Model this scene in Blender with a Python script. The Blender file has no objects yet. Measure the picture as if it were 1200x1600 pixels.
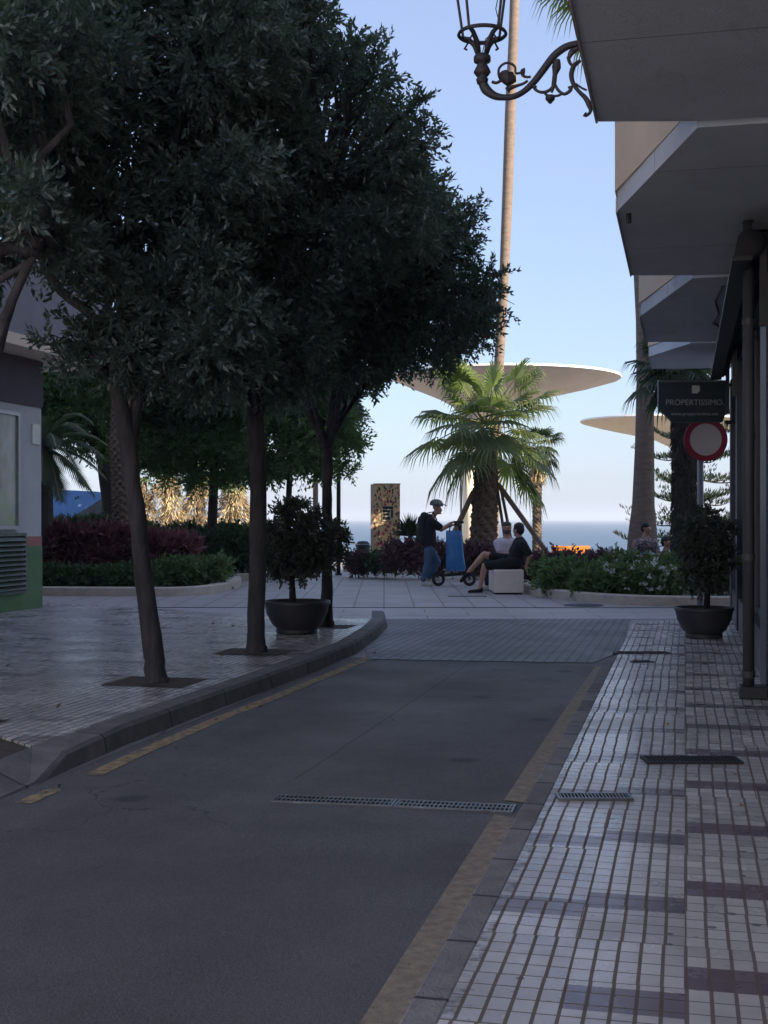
import bpy, bmesh, math, random
import numpy as np
from mathutils import Vector, Matrix

# ---------------------------------------------------------------- camera, sky, sun, exposure
SC = bpy.context.scene
COL = SC.collection
F, H = 2000.0, 1.36                      # focal length in photo pixels, eye height
TH = math.atan(0.235)                    # the street runs 13 degrees to the right of the view
CT, ST = math.cos(TH), math.sin(TH)
cd = bpy.data.cameras.new('camera'); cam = bpy.data.objects.new('camera', cd); COL.objects.link(cam)
cam.location = (0, 0, H); cam.rotation_euler = (math.pi/2, 0, 0)
cd.sensor_width = 36; cd.lens = 36*F/1600; cd.shift_y = 11/1600; cd.clip_end = 60000; cd.clip_start = .05
SC.camera = cam
SUN_AZ, SUN_EL = math.radians(125), math.radians(29)
w = bpy.data.worlds.new('World'); SC.world = w; w.use_nodes = True
nt = w.node_tree; bg = nt.nodes['Background']
sky = nt.nodes.new('ShaderNodeTexSky'); sky.sky_type = 'NISHITA'; sky.sun_disc = False
sky.sun_elevation = SUN_EL; sky.sun_rotation = SUN_AZ; sky.air_density = 1.0; sky.dust_density = 1.2; sky.ozone_density = 3.5
mx = nt.nodes.new('ShaderNodeMixRGB'); mx.inputs[0].default_value = .6; mx.inputs[2].default_value = (1.42, 1.60, 2.36, 1)   # thin sea haze veiling the sky
nt.links.new(sky.outputs[0], mx.inputs[1]); nt.links.new(mx.outputs[0], bg.inputs[0]); bg.inputs[1].default_value = 0.148
ld = bpy.data.lights.new('sun', 'SUN'); ld.energy = 5.0; ld.angle = math.radians(.5); ld.color = (1, .88, .7)
so = bpy.data.objects.new('sun', ld); COL.objects.link(so)
sd = Vector((math.sin(SUN_AZ)*math.cos(SUN_EL), math.cos(SUN_AZ)*math.cos(SUN_EL), math.sin(SUN_EL)))
so.rotation_euler = (-sd).to_track_quat('-Z', 'Y').to_euler(); so.location = sd*60
SC.view_settings.view_transform = 'Standard'; SC.view_settings.look = 'None'; SC.view_settings.gamma = 1
SC.view_settings.exposure = 1.17
SC.cycles.max_bounces = 7; SC.cycles.transparent_max_bounces = 8

random.seed(4); RNG = np.random.default_rng(7)
U = random.uniform
def S2W(r, s, z=0): return Vector((r*CT+s*ST, -r*ST+s*CT, z))
def W2S(x, y): return (x*CT-y*ST, x*ST+y*CT)
def G(px, py, z=0.0):                    # ground point under a photo pixel, at height z
    Y = F*(H-z)/(py-811); return Vector(((px-600)/F*Y, Y, z))
def P(px, py, Y): return Vector(((px-600)/F*Y, Y, H-(py-811)*Y/F))
def GS(px, py, z=0.0):
    g = G(px, py, z); return W2S(g.x, g.y)

# ---------------------------------------------------------------- materials
class NT:
    def __init__(s, name):
        s.m = bpy.data.materials.new(name); s.m.use_nodes = True
        s.t = s.m.node_tree; s.b = s.t.nodes['Principled BSDF']
    def n(s, typ, **kw):
        nd = s.t.nodes.new('ShaderNode'+typ)
        for k, v in kw.items():
            if k.startswith('i_'): nd.inputs[int(k[2:]) if k[2:].isdigit() else k[2:]].default_value = v
            else: setattr(nd, k, v)
        return nd
    def l(s, a, b): s.t.links.new(a, b)
    def math(s, op, a, b=None, c=None):
        nd = s.n('Math', operation=op)
        for i, v in enumerate((a, b, c)):
            if v is None: continue
            if hasattr(v, 'is_output'): s.l(v, nd.inputs[i])
            else: nd.inputs[i].default_value = v
        return nd.outputs[0]
    def mix(s, f, a, b, mode='MIX'):
        nd = s.n('MixRGB', blend_type=mode)
        for i, v in enumerate((f, a, b)):
            if hasattr(v, 'is_output'): s.l(v, nd.inputs[i])
            else: nd.inputs[i].default_value = (*v, 1) if isinstance(v, tuple) else v
        return nd.outputs[0]
    def noise(s, co, scale, detail=4, rough=.6, stretch=None):
        if stretch:
            mp = s.n('Mapping'); mp.inputs['Scale'].default_value = stretch; s.l(co, mp.inputs[0]); co = mp.outputs[0]
        nd = s.n('TexNoise'); nd.inputs['Scale'].default_value = scale; nd.inputs['Detail'].default_value = detail
        nd.inputs['Roughness'].default_value = rough; s.l(co, nd.inputs['Vector']); return nd.outputs['Fac']
    def ramp(s, f, lo, hi):
        nd = s.n('MapRange'); nd.inputs[1].default_value = lo; nd.inputs[2].default_value = hi; s.l(f, nd.inputs[0]); return nd.outputs[0]
    def bump(s, h, strength, dist=.01):
        nd = s.n('Bump'); nd.inputs['Strength'].default_value = strength; nd.inputs['Distance'].default_value = dist
        s.l(h, nd.inputs['Height']); s.l(nd.outputs[0], s.b.inputs['Normal'])
    def co(s): return s.n('TexCoord').outputs['Object']

def M(name, c1, c2=None, scale=6, rough=.7, bump=.0, bscale=60, metal=0, stretch=None, trans=0, spec=.4, lo=.3, hi=.7):
    q = NT(name); co = q.co(); c2 = c2 or tuple(v*.75 for v in c1)
    f = q.ramp(q.noise(co, scale, 6, .65, stretch), lo, hi)
    c = q.mix(f, c1, c2)
    q.l(c, q.b.inputs['Base Color']); q.b.inputs['Roughness'].default_value = rough
    q.b.inputs['Metallic'].default_value = metal; q.b.inputs['Specular IOR Level'].default_value = spec
    if bump: q.bump(q.noise(co, bscale, 4, .6, stretch), bump)
    if trans:
        tr = q.n('BsdfTranslucent'); q.l(q.mix(.5, c, tuple(min(1, v*2) for v in (c1[0]*1.3, c1[1]*1.5, c1[2]*.6))), tr.inputs[0])
        ms = q.n('MixShader'); ms.inputs[0].default_value = trans
        q.l(q.b.outputs[0], ms.inputs[1]); q.l(tr.outputs[0], ms.inputs[2])
        q.l(ms.outputs[0], q.t.nodes['Material Output'].inputs[0])
    return q.m

def jointed(name, c1, c2, scale, step):
    q = NT(name); co = q.co(); sp = q.n('SeparateXYZ'); q.l(co, sp.inputs[0])
    c = q.mix(q.ramp(q.noise(co, scale, 6, .7), .32, .68), c1, c2); y = q.math('ADD', sp.outputs[1], q.math('MULTIPLY', q.noise(co, 12, 3), .012))
    wn = q.n('TexWhiteNoise', noise_dimensions='1D'); q.l(q.math('FLOOR', q.math('DIVIDE', y, step)), wn.inputs['W'])
    hv = q.n('HueSaturation'); q.l(c, hv.inputs['Color']); q.l(q.math('ADD', q.math('MULTIPLY', wn.outputs[0], .45), .78), hv.inputs['Value'])
    j = q.math('LESS_THAN', q.math('FRACT', q.math('DIVIDE', y, step)), .018/step); c = q.mix(q.math('MULTIPLY', j, .8), hv.outputs[0], (.02, .018, .018))
    ch = q.ramp(q.noise(co, 26, 5, .7), .62, .7); c = q.mix(q.math('MULTIPLY', ch, .5), c, tuple(v*.4 for v in c2))
    q.l(c, q.b.inputs['Base Color']); q.b.inputs['Roughness'].default_value = .8; q.bump(q.math('SUBTRACT', q.noise(co, 80, 4), q.math('MULTIPLY', j, 2.0)), .6); return q.m
def tile_mat(name, light, groove, dark, rough, right=True, k=1.0):
    q = NT(name); co = q.co(); sep = q.n('SeparateXYZ'); q.l(co, sep.inputs[0]); x, y = sep.outputs[0], sep.outputs[1]
    def wn(a, b, dim='2D'):
        cb = q.n('CombineXYZ'); 
        for i, v in enumerate((a, b)):
            if hasattr(v, 'is_output'): q.l(v, cb.inputs[i])
            else: cb.inputs[i].default_value = v
        nd = q.n('TexWhiteNoise', noise_dimensions='3D'); q.l(cb.outputs[0], nd.inputs[0]); return nd.outputs[0]
    T = .335                                             # one cast tile: five bars wide, four rows long
    tx, ty = q.math('FLOOR', q.math('DIVIDE', x, T)), q.math('FLOOR', q.math('DIVIDE', y, .372))
    jog = q.math('MULTIPLY', q.math('SUBTRACT', wn(tx, ty), .5), .012)
    xx = q.math('ADD', x, jog)
    u = q.math('DIVIDE', xx, .067); v = q.math('DIVIDE', q.math('ADD', y, q.math('MULTIPLY', jog, .6)), .093)
    fu, fv = q.math('FRACT', u), q.math('FRACT', v)
    gr = q.math('LESS_THAN', fu, .17)
    cr = q.math('LESS_THAN', fv, .07)
    # dark bars: pairs of rows, shifted from tile to tile
    col = q.math('FLOOR', q.math('DIVIDE', x, T))
    sh = q.math('MULTIPLY', wn(col, 3.3), 6)
    ph = q.math('FRACT', q.math('DIVIDE', q.math('ADD', v, sh), 10.0))
    band = q.math('LESS_THAN', ph, .2)
    keep = q.math('GREATER_THAN', wn(col, q.math('FLOOR', q.math('DIVIDE', q.math('ADD', v, sh), 10.0))), .18)
    inside = q.math('GREATER_THAN', x, .0) if right else q.math('GREATER_THAN', x, 99)
    ph2 = q.math('FRACT', q.math('DIVIDE', v, 10.0)); b2 = q.math('LESS_THAN', ph2, .2)
    bsel = q.math('ADD', q.math('MULTIPLY', b2, inside), q.math('MULTIPLY', q.math('MULTIPLY', band, keep), q.math('SUBTRACT', 1.0, inside)))
    cell = wn(q.math('FLOOR', u), q.math('FLOOR', v))
    tile = wn(tx, ty)
    c = q.mix(q.math('MULTIPLY', bsel, .92), light, dark)
    bc = q.n('BrightContrast'); q.l(c, bc.inputs[0])
    va = q.math('ADD', q.math('MULTIPLY', q.math('SUBTRACT', cell, .5), .3), q.math('MULTIPLY', q.math('SUBTRACT', tile, .5), .35))
    c = q.mix(1.0, c, q.mix(0.0, (1, 1, 1), (1, 1, 1)), 'MULTIPLY')
    hv = q.n('HueSaturation'); q.l(c, hv.inputs['Color']); q.l(q.math('ADD', va, 1.0), hv.inputs['Value']); c = hv.outputs[0]
    n1 = q.ramp(q.noise(co, 1.1, 6, .7), .42, .72); c = q.mix(q.math('MULTIPLY', n1, .4), c, (.12, .10, .085))
    ed = q.math('MULTIPLY', q.ramp(q.noise(co, 7, 5, .7), .45, .62), q.math('LESS_THAN', q.math('ABSOLUTE', q.math('ADD', x, .63)), .035)); c = q.mix(q.math('MULTIPLY', ed, .85), c, (.03, .025, .022))
    gm = q.n('TexVoronoi'); gm.inputs['Scale'].default_value = 2.1; q.l(co, gm.inputs[0]); c = q.mix(q.math('MULTIPLY', q.math('LESS_THAN', q.math('ADD', gm.outputs[0], q.math('MULTIPLY', q.noise(co, 30, 2), .05)), .085), .5), c, (.07, .055, .05))
    n2 = q.ramp(q.noise(co, 38, 3, .6), .62, .74); c = q.mix(q.math('MULTIPLY', n2, .35), c, (.06, .05, .05))
    vo = q.n('TexVoronoi'); vo.inputs['Scale'].default_value = 5.5; q.l(co, vo.inputs[0])
    spot = q.math('LESS_THAN', vo.outputs[0], .085); c = q.mix(q.math('MULTIPLY', spot, .7), c, (.035, .03, .03))
    g = q.math('MAXIMUM', q.math('MULTIPLY', gr, .9), q.math('MULTIPLY', cr, .85))
    c = q.mix(g, c, groove)
    q.l(c, q.b.inputs['Base Color'])
    rr = q.math('ADD', q.math('MULTIPLY', n1, .18), q.math('ADD', q.math('MULTIPLY', cell, .08), rough))
    q.l(q.math('ADD', rr, q.math('MULTIPLY', g, .65)), q.b.inputs['Roughness'])
    hh = q.math('ADD', q.math('MULTIPLY', g, -1.0), q.math('MULTIPLY', q.noise(co, 3, 3), .8))
    q.bump(hh, .55, .006)
    return q.m

def asphalt():
    q = NT('asphalt'); co = q.co()
    a = q.noise(co, 120, 3, .75); a2 = q.noise(co, 420, 2, .6); vg = q.n('TexVoronoi'); vg.inputs['Scale'].default_value = 75; q.l(co, vg.inputs[0]); b = q.ramp(q.noise(co, .8, 6, .65), .35, .7); d = q.ramp(q.noise(co, 3, 5, .7, (1, .25, 1)), .55, .75)
    c = q.mix(q.ramp(a, .38, .62), (.075, .07, .07), (.20, .185, .18)); c = q.mix(q.math('MULTIPLY', q.ramp(a2, .5, .68), .45), c, (.27, .255, .25)); c = q.mix(q.math('MULTIPLY', q.math('LESS_THAN', vg.outputs[0], .18), .5), c, (.30, .28, .27))
    c = q.mix(q.math('MULTIPLY', b, .5), c, (.08, .07, .07)); c = q.mix(q.math('MULTIPLY', d, .3), c, (.22, .21, .21))
    sp = q.n('SeparateXYZ'); q.l(co, sp.inputs[0])
    trk = q.math('ABSOLUTE', q.math('SINE', q.math('MULTIPLY', q.math('ADD', sp.outputs[0], .25), 2.6)))
    trk = q.math('MULTIPLY', trk, q.ramp(q.noise(co, .7, 5, .7, (1.5, .3, 1)), .38, .7)); c = q.mix(q.math('MULTIPLY', trk, .38), c, (.24, .225, .22))
    ck = q.n('TexVoronoi', feature='DISTANCE_TO_EDGE'); ck.inputs['Scale'].default_value = .62
    wv = q.n('VectorMath', operation='ADD'); nz = q.n('TexNoise'); nz.inputs['Scale'].default_value = 2.2; nz.inputs['Detail'].default_value = 5; q.l(co, nz.inputs['Vector']); q.l(co, wv.inputs[0]); q.l(nz.outputs['Color'], wv.inputs[1]); q.l(wv.outputs[0], ck.inputs[0])
    crk = q.math('MULTIPLY', q.math('LESS_THAN', ck.outputs[0], .0035), q.ramp(q.noise(co, .45, 2), .5, .58)); c = q.mix(q.math('MULTIPLY', crk, .7), c, (.03, .028, .03))
    seam = q.math('LESS_THAN', q.math('ABSOLUTE', q.math('SUBTRACT', q.math('ADD', sp.outputs[0], q.math('MULTIPLY', q.noise(co, 3, 4), .05)), -1.95)), .006); seam = q.math('MULTIPLY', seam, q.math('GREATER_THAN', sp.outputs[1], 6.4)); c = q.mix(q.math('MULTIPLY', seam, .6), c, (.03, .028, .03))
    vo = q.n('TexVoronoi'); vo.inputs['Scale'].default_value = 1.3; q.l(co, vo.inputs[0])
    nn = q.math('ADD', vo.outputs[0], q.math('MULTIPLY', q.noise(co, 9, 4), .14))
    st = q.ramp(nn, .2, .13); c = q.mix(q.math('MULTIPLY', st, .55), c, (.012, .012, .013))
    q.l(c, q.b.inputs['Base Color']); q.l(q.math('ADD', q.math('MULTIPLY', b, .2), .5), q.b.inputs['Roughness'])
    q.b.inputs['Specular IOR Level'].default_value = .45
    q.bump(a, 1.0, .01); return q.m

def soffit_mat():
    q = NT('stained_soffit'); co = q.co(); sp = q.n('SeparateXYZ'); q.l(co, sp.inputs[0])
    c = q.mix(q.ramp(q.noise(co, .9, 6, .7), .3, .7), (.68, .71, .77), (.53, .56, .61))
    st = q.ramp(q.noise(co, 2.3, 6, .75, (1, .5, 1)), .56, .68); c = q.mix(q.math('MULTIPLY', st, .45), c, (.36, .32, .30))
    ck = q.n('TexVoronoi', feature='DISTANCE_TO_EDGE'); ck.inputs['Scale'].default_value = .5; wv = q.n('VectorMath', operation='ADD'); nz = q.n('TexNoise'); nz.inputs['Scale'].default_value = 1.8; nz.inputs['Detail'].default_value = 6
    q.l(co, nz.inputs['Vector']); q.l(co, wv.inputs[0]); q.l(nz.outputs['Color'], wv.inputs[1]); q.l(wv.outputs[0], ck.inputs[0])
    c = q.mix(q.math('MULTIPLY', q.math('LESS_THAN', ck.outputs[0], .0018), .18), c, (.15, .13, .13))
    ln = q.math('LESS_THAN', q.math('FRACT', q.math('DIVIDE', sp.outputs[1], 2.37)), .004); c = q.mix(q.math('MULTIPLY', ln, .7), c, (.15, .14, .14))
    q.l(c, q.b.inputs['Base Color']); q.b.inputs['Roughness'].default_value = .9; q.bump(q.noise(co, 60, 4), .35); return q.m
def brick(name, c1, c2, mortar, bw, bh, ms, rough, bump=.4, offset=.5, scale=1.0, rot=0):
    q = NT(name); co = q.co(); mp = q.n('Mapping'); mp.inputs['Rotation'].default_value = (0, 0, rot); q.l(co, mp.inputs[0])
    br = q.n('TexBrick', offset=offset); q.l(mp.outputs[0], br.inputs['Vector'])
    for k, v in (('Color1', (*c1, 1)), ('Color2', (*c2, 1)), ('Mortar', (*mortar, 1)), ('Scale', 1), ('Mortar Size', ms), ('Brick Width', bw), ('Row Height', bh), ('Bias', -.2)):
        br.inputs[k].default_value = v
    n1 = q.ramp(q.noise(co, 1.2, 6, .7), .4, .75); n2 = q.noise(co, 70, 3)
    c = q.mix(q.math('MULTIPLY', n1, .35), br.outputs['Color'], tuple(v*.5 for v in c1)); c = q.mix(q.math('MULTIPLY', n2, .25), c, mortar)
    q.l(c, q.b.inputs['Base Color']); q.l(q.math('ADD', q.math('MULTIPLY', n1, .15), rough), q.b.inputs['Roughness'])
    q.bump(q.math('SUBTRACT', q.math('MULTIPLY', n2, .2), br.outputs['Fac']), bump, .006); return q.m

def water():
    q = NT('sea_water'); co = q.co()
    n = q.noise(co, .35, 6, .65, (1, .35, 1)); n2 = q.ramp(q.noise(co, .06, 5, .7, (.5, 3, 1)), .5, .75)
    foam = q.ramp(q.noise(co, .22, 5, .75, (.6, 2.2, 1)), .68, .76)
    c = q.mix(n2, (.018, .055, .105), (.032, .08, .13)); c = q.mix(q.math('MULTIPLY', foam, .35), c, (.6, .65, .68))
    q.l(c, q.b.inputs['Base Color']); q.b.inputs['Roughness'].default_value = .35; q.b.inputs['IOR'].default_value = 1.33
    q.bump(n, 1.0, .35); return q.m

def confetti():
    q = NT('confetti_mural'); co = q.co(); c = (.72, .50, .26)
    cur = q.mix(0.0, c, c)
    for i, (colr, sc, th) in enumerate((((.42, .05, .07), 8.5, .5), ((.03, .035, .04), 9, .44), ((.10, .16, .07), 8.3, .36), ((.55, .16, .2), 7.4, .40))):
        mp = q.n('Mapping'); mp.inputs['Location'].default_value = (i*3.7, i*1.9, i*5.1); mp.inputs['Rotation'].default_value = (.3*i, .5*i, .7*i); mp.inputs['Scale'].default_value = (1.3, 1, .8)
        q.l(co, mp.inputs[0]); vo = q.n('TexVoronoi', distance='MANHATTAN'); vo.inputs['Scale'].default_value = sc; q.l(mp.outputs[0], vo.inputs[0])
        cur = q.mix(q.math('LESS_THAN', vo.outputs[0], th), cur, colr)
    q.l(cur, q.b.inputs['Base Color']); q.b.inputs['Roughness'].default_value = .6; return q.m

def poster_mat():
    q = NT('poster_print'); co = q.co()
    a = q.noise(co, 1.6, 4, .6, (1, 1, .5)); b = q.noise(co, 3.1, 3, .6, (1, 1, .35))
    c = q.mix(q.ramp(a, .35, .6), (.34, .38, .36), (.20, .17, .16)); c = q.mix(q.ramp(b, .5, .65), c, (.20, .30, .16)); 
    c = q.mix(q.ramp(q.noise(co, 2.3, 2), .6, .7), c, (.12, .2, .34))
    q.l(c, q.b.inputs['Base Color']); q.b.inputs['Roughness'].default_value = .18; return q.m

MT = dict(
 asphalt=asphalt(),
 tiles_r=tile_mat('ribbed_tiles', (.66, .61, .58), (.16, .115, .09), (.17, .12, .15), .2),
 tiles_l=tile_mat('ribbed_tiles_left', (.54, .50, .47), (.05, .04, .034), (.30, .26, .26), .2, right=False),
 pavers=brick('promenade_pavers', (.40, .365, .35), (.34, .315, .30), (.14, .13, .125), .47, 1.1, .012, .55, rot=0, offset=0),
 blocks=brick('crossing_blocks', (.16, .15, .15), (.10, .095, .10), (.028, .026, .028), .2, .1, .012, .5, rot=math.pi/2),
 stripb=brick('edge_slabs', (.43, .39, .375), (.37, .34, .33), (.10, .1, .1), 1.2, .62, .008, .5),
 red=brick('red_tactile', (.24, .05, .05), (.18, .045, .045), (.06, .02, .02), .05, .05, .008, .6, offset=0),
 kerb=jointed('kerb_concrete', (.21, .195, .19), (.11, .105, .105), 5, .98),
 kerb2=M('worn_kerb_concrete', (.14, .128, .115), (.075, .068, .062), 7, .8, .5, 90),
 pkerb=M('pale_kerb_concrete', (.56, .48, .40), (.40, .35, .30), 6, .8, .3, 90),
 flat=jointed('gutter_concrete', (.30, .28, .27), (.19, .175, .17), 8, .5),
 yellow=M('faded_yellow_paint', (.46, .33, .17), (.17, .145, .12), 16, .7, .4, 160, lo=.42, hi=.62),
 yellow2=M('worn_ochre_paint', (.45, .35, .24), (.20, .17, .145), 22, .7, .4, 160),
 stone_pale=M('pale_bounce_stone', (.68, .66, .65), (.60, .58, .57), 3, .8, .2, 60),  # for the added bounce ground behind the camera
 shade_front=M('shaded_balcony_render', (.27, .26, .29), (.21, .205, .23), 2, .9, .3, 120),  # pale balcony render with its shade put into the colour
 back_wall=M('bounce_wall', (.74, .73, .74), (.66, .65, .66), 2, .9),  # for the added building that bounces sun from behind the camera
 dirt=M('dirt', (.12, .095, .08), (.06, .05, .044), 12, .95, .9, 60),
 soil=M('soil', (.06, .045, .035), (.03, .025, .02), 20, .95, .9, 60),
 sand=M('sand', (.42, .35, .25), (.36, .30, .22), 2, .95, .3, 30),
 water=water(),
 render=M('grey_render', (.50, .45, .42), (.42, .38, .36), 2, .9, .35, 120),
 cream=M('beige_render', (.80, .66, .52), (.70, .57, .45), 2, .9, .3, 120),
 soffit=soffit_mat(),
 white=M('white_render', (.52, .53, .53), (.44, .45, .45), 1.4, .85, .25, 120),
 purple=M('dark_purple_paint', (.07, .05, .07), None, 2, .7),
 salmon=M('salmon_paint', (.42, .17, .15), (.34, .13, .12), 4, .8, .2, 120),
 green=M('green_paint', (.14, .24, .11), (.09, .17, .08), 4, .8, .3, 120),
 louvre=M('louvre_green', (.13, .16, .12), (.09, .11, .09), 4, .5),
 dark=M('dark_metal', (.055, .055, .06), (.04, .04, .045), 8, .45, metal=.3),
 iron=M('cast_iron', (.045, .047, .058), (.065, .055, .06), 14, .55, .3, 90, metal=.4),
 grate=M('worn_steel', (.30, .31, .33), (.15, .15, .155), 8, .4, metal=.7),
 slot=M('drain_void', (.004, .004, .004), None, 4, .95),
 alu=M('aluminium', (.35, .35, .37), (.28, .28, .3), 5, .35, metal=.6),
 pipe=M('grey_pipe_paint', (.075, .075, .085), (.05, .05, .06), 6, .55, stretch=(1, 1, .2)),
 pier=M('blue_grey_cladding', (.085, .09, .125), (.065, .07, .10), 3, .5, stretch=(1, 1, .2)),
 stone=M('stone_skirting', (.09, .08, .085), (.04, .035, .04), 9, .35, spec=.5),
 awn=M('dark_awning_cloth', (.035, .035, .045), None, 6, .85),
 signbg=M('sign_navy', (.05, .07, .08), (.04, .058, .068), 4, .5),
 signfg=M('sign_cream', (.78, .80, .70), None, 4, .6),
 signtx=M('sign_grey_lettering', (.50, .52, .50), None, 4, .6),
 tred=M('sign_red', (.30, .02, .04), (.24, .018, .035), 8, .45),
 twhite=M('sign_white', (.55, .47, .42), (.50, .42, .38), 3, .5),
 galv=M('galvanised_post', (.24, .24, .25), (.17, .17, .18), 7, .5, metal=.4),
 pot=M('dark_pot', (.055, .055, .062), (.035, .035, .042), 7, .5, .2, 60),
 bench=M('bench_stone', (.78, .70, .62), (.66, .60, .53), 6, .8, .3, 120),
 bark=M('bark', (.095, .086, .09), (.035, .032, .036), 14, .9, 1.0, 55, stretch=(1, 1, .25)),
 bark2=M('dark_bark', (.06, .052, .046), (.035, .03, .028), 9, .9, .9, 40, stretch=(1, 1, .3)),
 palmbark=M('palm_fibre', (.20, .145, .10), (.075, .055, .042), 14, .9, .9, 60),
 palmgrey=M('smooth_palm_bark', (.27, .20, .155), (.15, .115, .095), 5, .9, .8, 50, stretch=(1, 1, 3)),
 palmgold=M('dry_palm_skirt', (.80, .66, .40), (.56, .43, .23), 9, .9),
 palmdull=M('grey_dry_palm_skirt', (.34, .25, .14), (.17, .12, .07), 5, .9),
 palmdark=M('shaggy_palm_fibre', (.09, .075, .065), (.04, .034, .03), 14, .95, .8, 60),
 leaf=M('tree_leaf', (.085, .125, .115), (.05, .085, .08), 3, .38, trans=.35, spec=1.0),
 leaf2=M('far_tree_leaf', (.09, .15, .06), (.05, .09, .04), 1.2, .5, trans=.35, spec=.35),
 shrubleaf=M('shrub_leaf', (.075, .09, .07), (.05, .06, .05), 4, .45, trans=.15),
 fan=M('fan_palm_leaf', (.16, .185, .095), (.105, .14, .075), 2.5, .4, trans=.5, spec=.4),
 fandark=M('dull_palm_leaf', (.05, .075, .04), (.035, .055, .03), 2.5, .5, trans=.25),
 petiole=M('palm_petiole', (.22, .20, .08), (.15, .15, .06), 6, .5),
 hedge=M('hedge_leaf', (.07, .115, .05), (.045, .08, .038), 3, .5, trans=.2),
 green2=M('ground_cover_leaf', (.12, .18, .075), (.07, .12, .05), 4, .5, trans=.2),
 purpleleaf=M('purple_leaf', (.21, .075, .095), (.10, .04, .055), 3, .5, trans=.2),
 plumleaf=M('plum_leaf', (.13, .06, .08), (.07, .04, .055), 3, .5, trans=.15),
 pine=M('pine_needle', (.035, .055, .032), (.022, .04, .022), 4, .6, trans=.1),
 petal=M('white_petal', (.72, .74, .70), None, 4, .6, trans=.2),
 canopy=M('canopy_underside_shaded', (.46, .42, .40), (.38, .35, .335), 1.5, .8, .2, 60),  # same canopy as the roof, greyed for the shade underneath
 canopytop=M('canopy_top_lit', (.8, .78, .74), (.74, .72, .68), 1.5, .7),  # paler copy, the sunlit top edge put into the colour
 column=M('cream_column', (.80, .72, .58), (.70, .62, .5), 4, .6),
 wood=M('timber_prop', (.26, .18, .13), (.17, .12, .09), 7, .8, .4, 60, stretch=(1, 1, .2)),
 confetti=confetti(), cream2=M('totem_edge', (.66, .55, .42), None, 4, .7),
 poster=poster_mat(),
 bluewall=M('blue_painted_sheet', (.22, .42, .78), (.18, .36, .70), .8, .5),
 black=M('black_rubber', (.018, .018, .02), None, 9, .6),
 orange=M('orange_plastic', (.75, .26, .05), (.62, .2, .04), 6, .5),
 skin=M('skin', (.42, .24, .17), (.36, .2, .14), 12, .55),
 hairm=M('dark_hair', (.02, .017, .016), None, 60, .6, .5, 80),
 beard=M('grey_brown_beard', (.10, .075, .06), (.05, .04, .035), 60, .8, .5, 80),
 tshirt=M('black_cotton', (.014, .015, .02), (.010, .011, .014), 9, .9, .3, 40),
 shorts=M('black_shorts', (.012, .012, .014), None, 9, .9, .3, 40),
 jeans=M('blue_denim', (.075, .13, .21), (.045, .085, .15), 14, .9, .3, 60),
 pinkshirt=M('pale_shirt', (.58, .52, .60), (.5, .45, .52), 9, .9, .3, 40),
 floral=M('flowered_cotton', (.40, .30, .27), (.07, .06, .09), 26, .9, lo=.45, hi=.55),
 shoe=M('white_trainer', (.55, .54, .5), (.4, .39, .37), 14, .7), sole=M('shoe_sole', (.5, .5, .5), None, 8, .7),
 helmetm=M('helmet_shell', (.07, .075, .07), (.22, .21, .19), 11, .35, lo=.5, hi=.58),
 bag=M('blue_bag', (.03, .17, .42), (.025, .12, .32), 6, .32, .5, 12, spec=.5),
 pack=M('black_backpack', (.012, .012, .014), (.02, .02, .022), 9, .8, .3, 40),
 paper=M('white_paper', (.6, .62, .66), None, 4, .7),
 winpane=M('winglass', (.02, .022, .028), None, 4, .12, spec=.6),
)

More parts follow.
